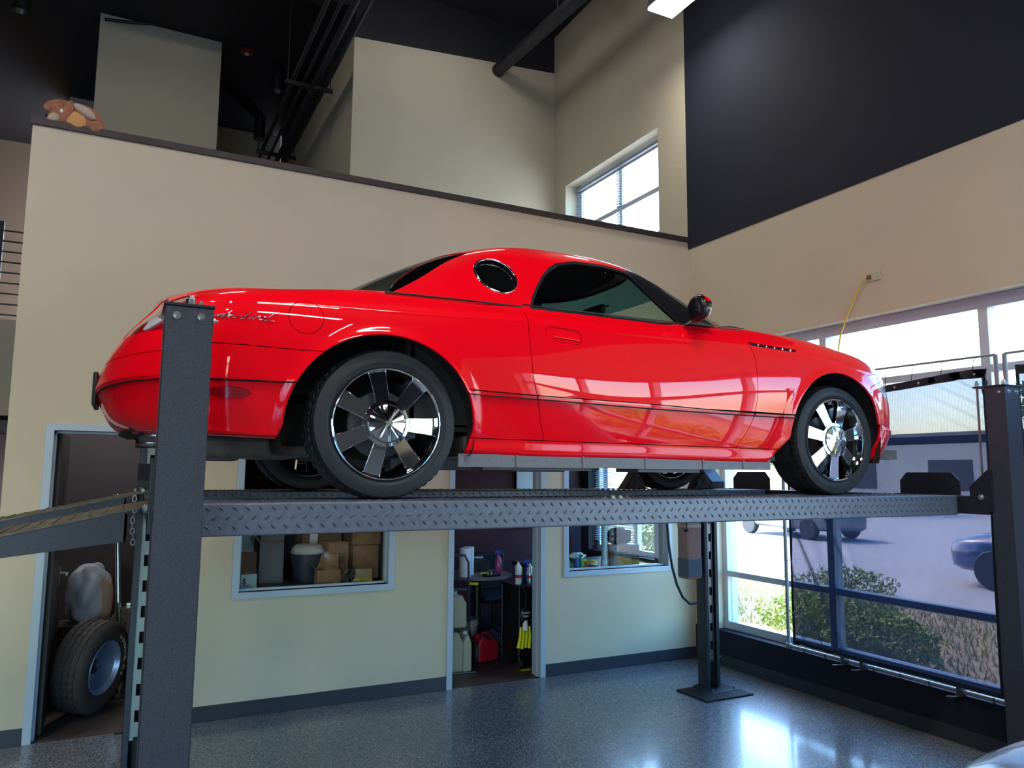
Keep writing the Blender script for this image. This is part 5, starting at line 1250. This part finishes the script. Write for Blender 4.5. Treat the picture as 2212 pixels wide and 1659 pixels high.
for k, (x, c_) in enumerate(((4.56, CLR), (4.60, REDB), (4.66, CLR))):
    t = thing('wrapped_tube', ['clear plastic tube standing left of the swirl boxes', 'red-wrapped tube leaning between two clear ones', 'thin pale tube just left of the swirl boxes'][k], 'tube', (x-.05, 6.75+.05*k, TZ)); MB().cyl((0, 0, 0), (.02-.02*k, .02, .42+.05*k), .032-.007*k, n=16).obj('tube', c_, t, smooth=40); MB().cyl((0, 0, .0), (0, 0, .06), .036-.007*k, n=16).obj('end_cap', WHITE, t)
a = carton(4.22, 7.25, .30, .2, .30, 0, MAROON, 'maroon box at the back of the counter'); 
for k, lab in enumerate(('short clear bottle on the maroon box', 'taller clear bottle on the maroon box')):
    t = thing('bottle', lab, 'bottle', (4.20+k*.09, 7.24, TZ+.30)); MB().lathe([(0, 0), (.022, 0), (.022, .05+.02*k), (.008, .08+.02*k), (.008, .10+.02*k), (0, .10+.02*k)], 20).obj('bottle', CLR, t, smooth=50); MB().cyl((0, 0, .10+.02*k), (0, 0, .115+.02*k), .010, n=12).obj('cap', BLKPL, t)
wbd = thing('white_board', 'white panel hanging on the maroon office wall', 'board', (4.62, 8.44, 1.2)); MB().box(-.26, .26, -.02, 0, 0, .8).obj('panel', WHITE, wbd); MB().box(-.28, .28, -.024, -.002, -.02, 0).obj('frame', ZINC, wbd); MB().box(-.28, -.26, -.024, -.002, -.02, .82).obj('frame', ZINC, wbd); MB().box(.26, .28, -.024, -.002, -.02, .82).obj('frame', ZINC, wbd)
bf = MB().box(4.42, 4.56, 7.28, 7.40, TZ, TZ+.80).obj('blue_binder_box', mat('blue_box', C(52, 66, 110), .6), bevel=.004); tag(bf, 'tall blue box showing above the runway in the right interior window', 'box')
# ------------------------------------------------------------------ silver car whose front corner enters at the lower right
SILV = mat('silver_paint', C(150, 172, 190), .28, .55, coat=1, coat_rough=.02)
sc = thing('car', 'silver-blue car parked at the lower right corner, only its hood edge in view', 'car', (3.47, -.06, 0)); sc.scale = (1, 1, 1.08)
def loft(levels, n, name, M, parent, seg=72, off=0):
    def f(u, v):
        t = v*(len(levels)-1); i = min(int(t), len(levels)-2); q = t-i; a, b = levels[i], levels[i+1]
        z, hw, y0, y1 = [a[k]+(b[k]-a[k])*q for k in range(4)]
        th = 2*PI*u; c, s = math.cos(th), math.sin(th); yc, hy = (y0+y1)/2, (y1-y0)/2
        return (hw*math.copysign(abs(c)**(2/n), c), yc+hy*math.copysign(abs(s)**(2/n), s), z)
    return MB().grid(f, seg, len(levels)*3-2, wrapu=True).obj(name, M, parent, smooth=50)
loft([(.20, .70, -1.95, 1.95), (.24, .84, -2.08, 2.08), (.40, .895, -2.16, 2.17), (.55, .90, -2.17, 2.18), (.66, .88, -2.12, 2.12), (.73, .82, -2.02, 2.0), (.775, .70, -1.85, 1.80), (.80, .45, -1.6, 1.5), (.81, .02, -1.2, 1.0)], 3.4, 'body', SILV, sc)
loft([(.74, .76, -1.35, .95), (.95, .70, -1.15, .62), (1.15, .60, -.85, .25), (1.24, .50, -.65, .02), (1.27, .3, -.5, -.15), (1.275, .02, -.4, -.3)], 3.2, 'cabin_glass', BLKPL, sc)
for x in (-.80, .80):
    for y in (-1.3, 1.32):
        w_ = MB().lathe([(.20, -.09), (.30, -.10), (.315, -.07), (.315, .07), (.30, .10), (.20, .09)], 48, Matrix.Translation((x, y, .315)) @ Matrix.Rotation(PI/2, 4, 'Y')).obj('tire', RUBBER, sc, smooth=40)
        MB().lathe([(0, -.06), (.20, -.08), (.205, .08), (0, .06)], 40, Matrix.Translation((x, y, .315)) @ Matrix.Rotation(PI/2, 4, 'Y')).obj('rim', CHROME, w_, smooth=40)
for x in (-.55, .55): blob('headlight', (x, 2.06, .60), (.16, .09, .06), LENSW, sc)
for x in (-.66, .66): MB().tube([(x*1.02, 1.0, .772), (x*1.0, 1.5, .758), (x*.92, 1.85, .715), (x*.8, 2.0, .66)], .006, 8).obj('hood_line', SILV, sc, smooth=60)

# ------------------------------------------------------------------ outdoors
LAWN = mat('pale_dry_lawn', C(196, 196, 170), .9, noise=(1.5, C(160, 176, 128), .4, .65)); ROAD = mat('light_concrete', C(190, 190, 192), .85, noise=(.7, C(176, 176, 180), .3, .7))
BEDM = mat('mulch_bed', C(190, 170, 140), .95, noise=(8, C(140, 120, 96), .35, .65))
struct(MB().box(WX+TW, 10.2, -40, 60, -.12, -.03).obj('planting_bed', BEDM)); struct(MB().box(10.2, 80, -60, 80, -.14, -.04).obj('parking_lot', ROAD))
struct(MB().box(-60, WX+TW, -60, YF-.2, -.14, -.04).obj('forecourt', ROAD)); struct(MB().box(10.1, 10.25, -40, 60, -.12, .04).obj('kerb', mat('kerb', C(200, 200, 198), .8)))
LEAF = mat('shrub_leaf', C(120, 150, 50), .6, noise=(5, C(178, 186, 80), .35, .65)); LEAF2 = mat('shrub_leaf_dark', C(60, 92, 40), .6, noise=(5, C(110, 136, 60), .35, .65)); BARK = mat('bark', C(96, 78, 62), .9)
def shrub(x, y, r, h, n, label, cat='shrub', leaf=.028, M=LEAF, z0=-.03, name='shrub', trunk=0, grp='shrubs outside the windows'):
    t = thing(name, label, cat, (x, y, z0), 0, grp); rnd = random.Random(int(x*100+y*37)); mb = MB(); vs = []; fs = []
    for i in range(n):
        u, v, w_ = rnd.random(), rnd.random(), rnd.random()**.33; th = 2*PI*u; ph = math.acos(2*v-1); rr = r*w_*(1+.18*math.sin(3*th+x)+.12*math.sin(7*ph+y))
        c = Vector((rr*math.sin(ph)*math.cos(th), rr*math.sin(ph)*math.sin(th), trunk+h*.5+h*.5*w_*math.cos(ph)))
        a = Vector((rnd.gauss(0, 1), rnd.gauss(0, 1), rnd.gauss(0, 1))).normalized(); b = a.cross(Vector((rnd.gauss(0, 1), rnd.gauss(0, 1), rnd.gauss(0, 1)))).normalized(); L = leaf*rnd.uniform(.7, 1.4)
        k = len(vs); vs += [c-a*L, c+b*L*.45, c+a*L, c-b*L*.45]; fs.append((k, k+1, k+2, k+3))
    o = mb.add(vs, fs).obj('foliage', M, t, fix=False); o['kind'] = 'stuff'
    st_ = MB()
    if trunk: st_.tube([(0, 0, 0), (.03, .02, trunk), (0, 0, trunk+h*.5)], [.10*r/1.2, .08*r/1.2, .03], 10)
    else:
        for k in range(5): a = k*1.3; st_.tube([(0, 0, 0), (r*.3*math.cos(a), r*.3*math.sin(a), h*.4), (r*.5*math.cos(a), r*.5*math.sin(a), h*.75)], [.012, .009, .004], 5)
    st_.obj('stems' if not trunk else 'trunk', BARK, t, smooth=60)
spots = [(6.9, 6.1, .60, .62), (6.75, 5.2, .52, .55), (7.0, 2.95, .70, .66), (7.0, 1.9, .62, .60), (8.1, 6.8, .7, .75), (7.2, .6, .6, .6), (7.1, -.8, .6, .6), (7.1, -2.2, .6, .6), (7.2, -3.6, .6, .6)]
labs = ['yellow-green shrub outside the uncovered window beside the lift column', 'second yellow-green shrub close to the screen edge outside', 'bright shrub seen through the mesh at the lower right', 'shrub outside at the right, partly behind the near-right column', 'shrub farther back in the bed outside the uncovered window', 'first shrub in the bed outside beyond the right edge', 'second shrub in the bed outside beyond the right edge', 'third shrub in the bed outside beyond the right edge', 'last shrub in the bed outside, nearest the front wall']
for (x, y, r, h), lb in zip(spots, labs): shrub(x, y, r, h, 3200, lb)
shrub(8.6, 11.8, .9, 1.6, 3000, 'bush outside the office window', M=LEAF2, leaf=.05); shrub(7.6, 9.6, .9, 1.9, 4000, 'tall bush filling the office window', M=LEAF2, leaf=.045)
gr = MB(); rnd = random.Random(5)
for i in range(9000):
    x, y = rnd.uniform(5.75, 10.1), rnd.uniform(-2, 12); h = rnd.uniform(.03, .10); a = rnd.uniform(0, PI); dx, dy = .012*math.cos(a), .012*math.sin(a)
    gr.add([(x-dx, y-dy, -.03), (x+dx, y+dy, -.03), (x+rnd.gauss(0, .03), y+rnd.gauss(0, .03), h)], [(0, 1, 2)])
tag(gr.obj('ground_cover', mat('ground_cover', C(176, 178, 130), .8), None, fix=False), 'sparse pale ground cover in the bed outside the windows', 'ground cover', kind='stuff')
for i, (x, y, r, h) in enumerate([(34, 30, 3.2, 5), (38, 17, 3.6, 6), (40, 5, 3.4, 5.5), (36, -8, 3.0, 5), (33, -20, 3.2, 5)]):
    shrub(x, y, r, h, 2600, ['tree across the lot seen through the far window', 'tree across the lot behind the blue car', 'tree across the lot right of the blue car', 'tree across the lot just beyond the right edge', 'farthest tree across the lot beyond the right edge'][i], 'tree', .22, LEAF2, -.04, 'tree', 1.8, 'trees across the parking lot')
def simple_car(x, y, rz, M, label, L=4.5, H=1.45, roofM=None):
    t = thing('parked_car', label, 'car', (x, y, -.04), rz)
    loft([(.28, .78, -L/2+.1, L/2-.1), (.35, .87, -L/2+.02, L/2-.02), (.6, .9, -L/2, L/2), (.78, .87, -L/2+.05, L/2-.1), (.90, .78, -L/2+.15, L/2-.5), (.93, .02, -L/2+.6, L/2-1.2)], 4, 'body', M, t)
    loft([(.86, .80, -L/2+.35, L/2-1.15), (1.1, .72, -L/2+.55, L/2-1.5), (H-.08, .62, -L/2+.85, L/2-1.95)], 4, 'windows', BLKPL, t)
    loft([(H-.09, .64, -L/2+.83, L/2-1.93), (H-.02, .58, -L/2+.95, L/2-2.05), (H, .02, -L/2+1.4, L/2-2.6)], 4, 'roof', roofM or M, t)
    for a in (-.78, .78):
        for b in (-L*.29, L*.30): MB().lathe([(0, -.10), (.31, -.10), (.33, -.07), (.33, .07), (.31, .10), (0, .10)], 28, Matrix.Translation((a, b, .33)) @ Matrix.Rotation(PI/2, 4, 'Y')).obj('wheel', RUBBER, t, smooth=40)
BLU = mat('blue_paint', C(24, 60, 120), .25, .2, coat=1); GRY = mat('grey_paint', C(120, 124, 130), .3, .4, coat=1)
simple_car(14.0, 6.6, .12, BLU, 'blue car parked outside behind the mesh screen', 4.6, 1.5); simple_car(19, 17.5, -.1, GRY, 'grey car parked across the lot behind the uncovered window'); simple_car(17.5, .5, .1, GRY, 'grey car parked outside beyond the right edge')
bldg = thing('building', 'low pale building across the parking lot', 'building', (52, 10, 0)); MB().box(-4, 4, -40, 34, 0, 4.2).obj('wall', mat('stucco', C(196, 188, 176), .9), bldg); MB().box(-4.3, 4.3, -40.3, 34.3, 4.2, 4.7).obj('roof_edge', mat('roof_edge', C(120, 110, 104), .8), bldg)
for k in range(10): MB().box(-4.05, -4.0, -36+k*7, -33+k*7, .9, 2.9).obj('window', BLKPL, bldg)
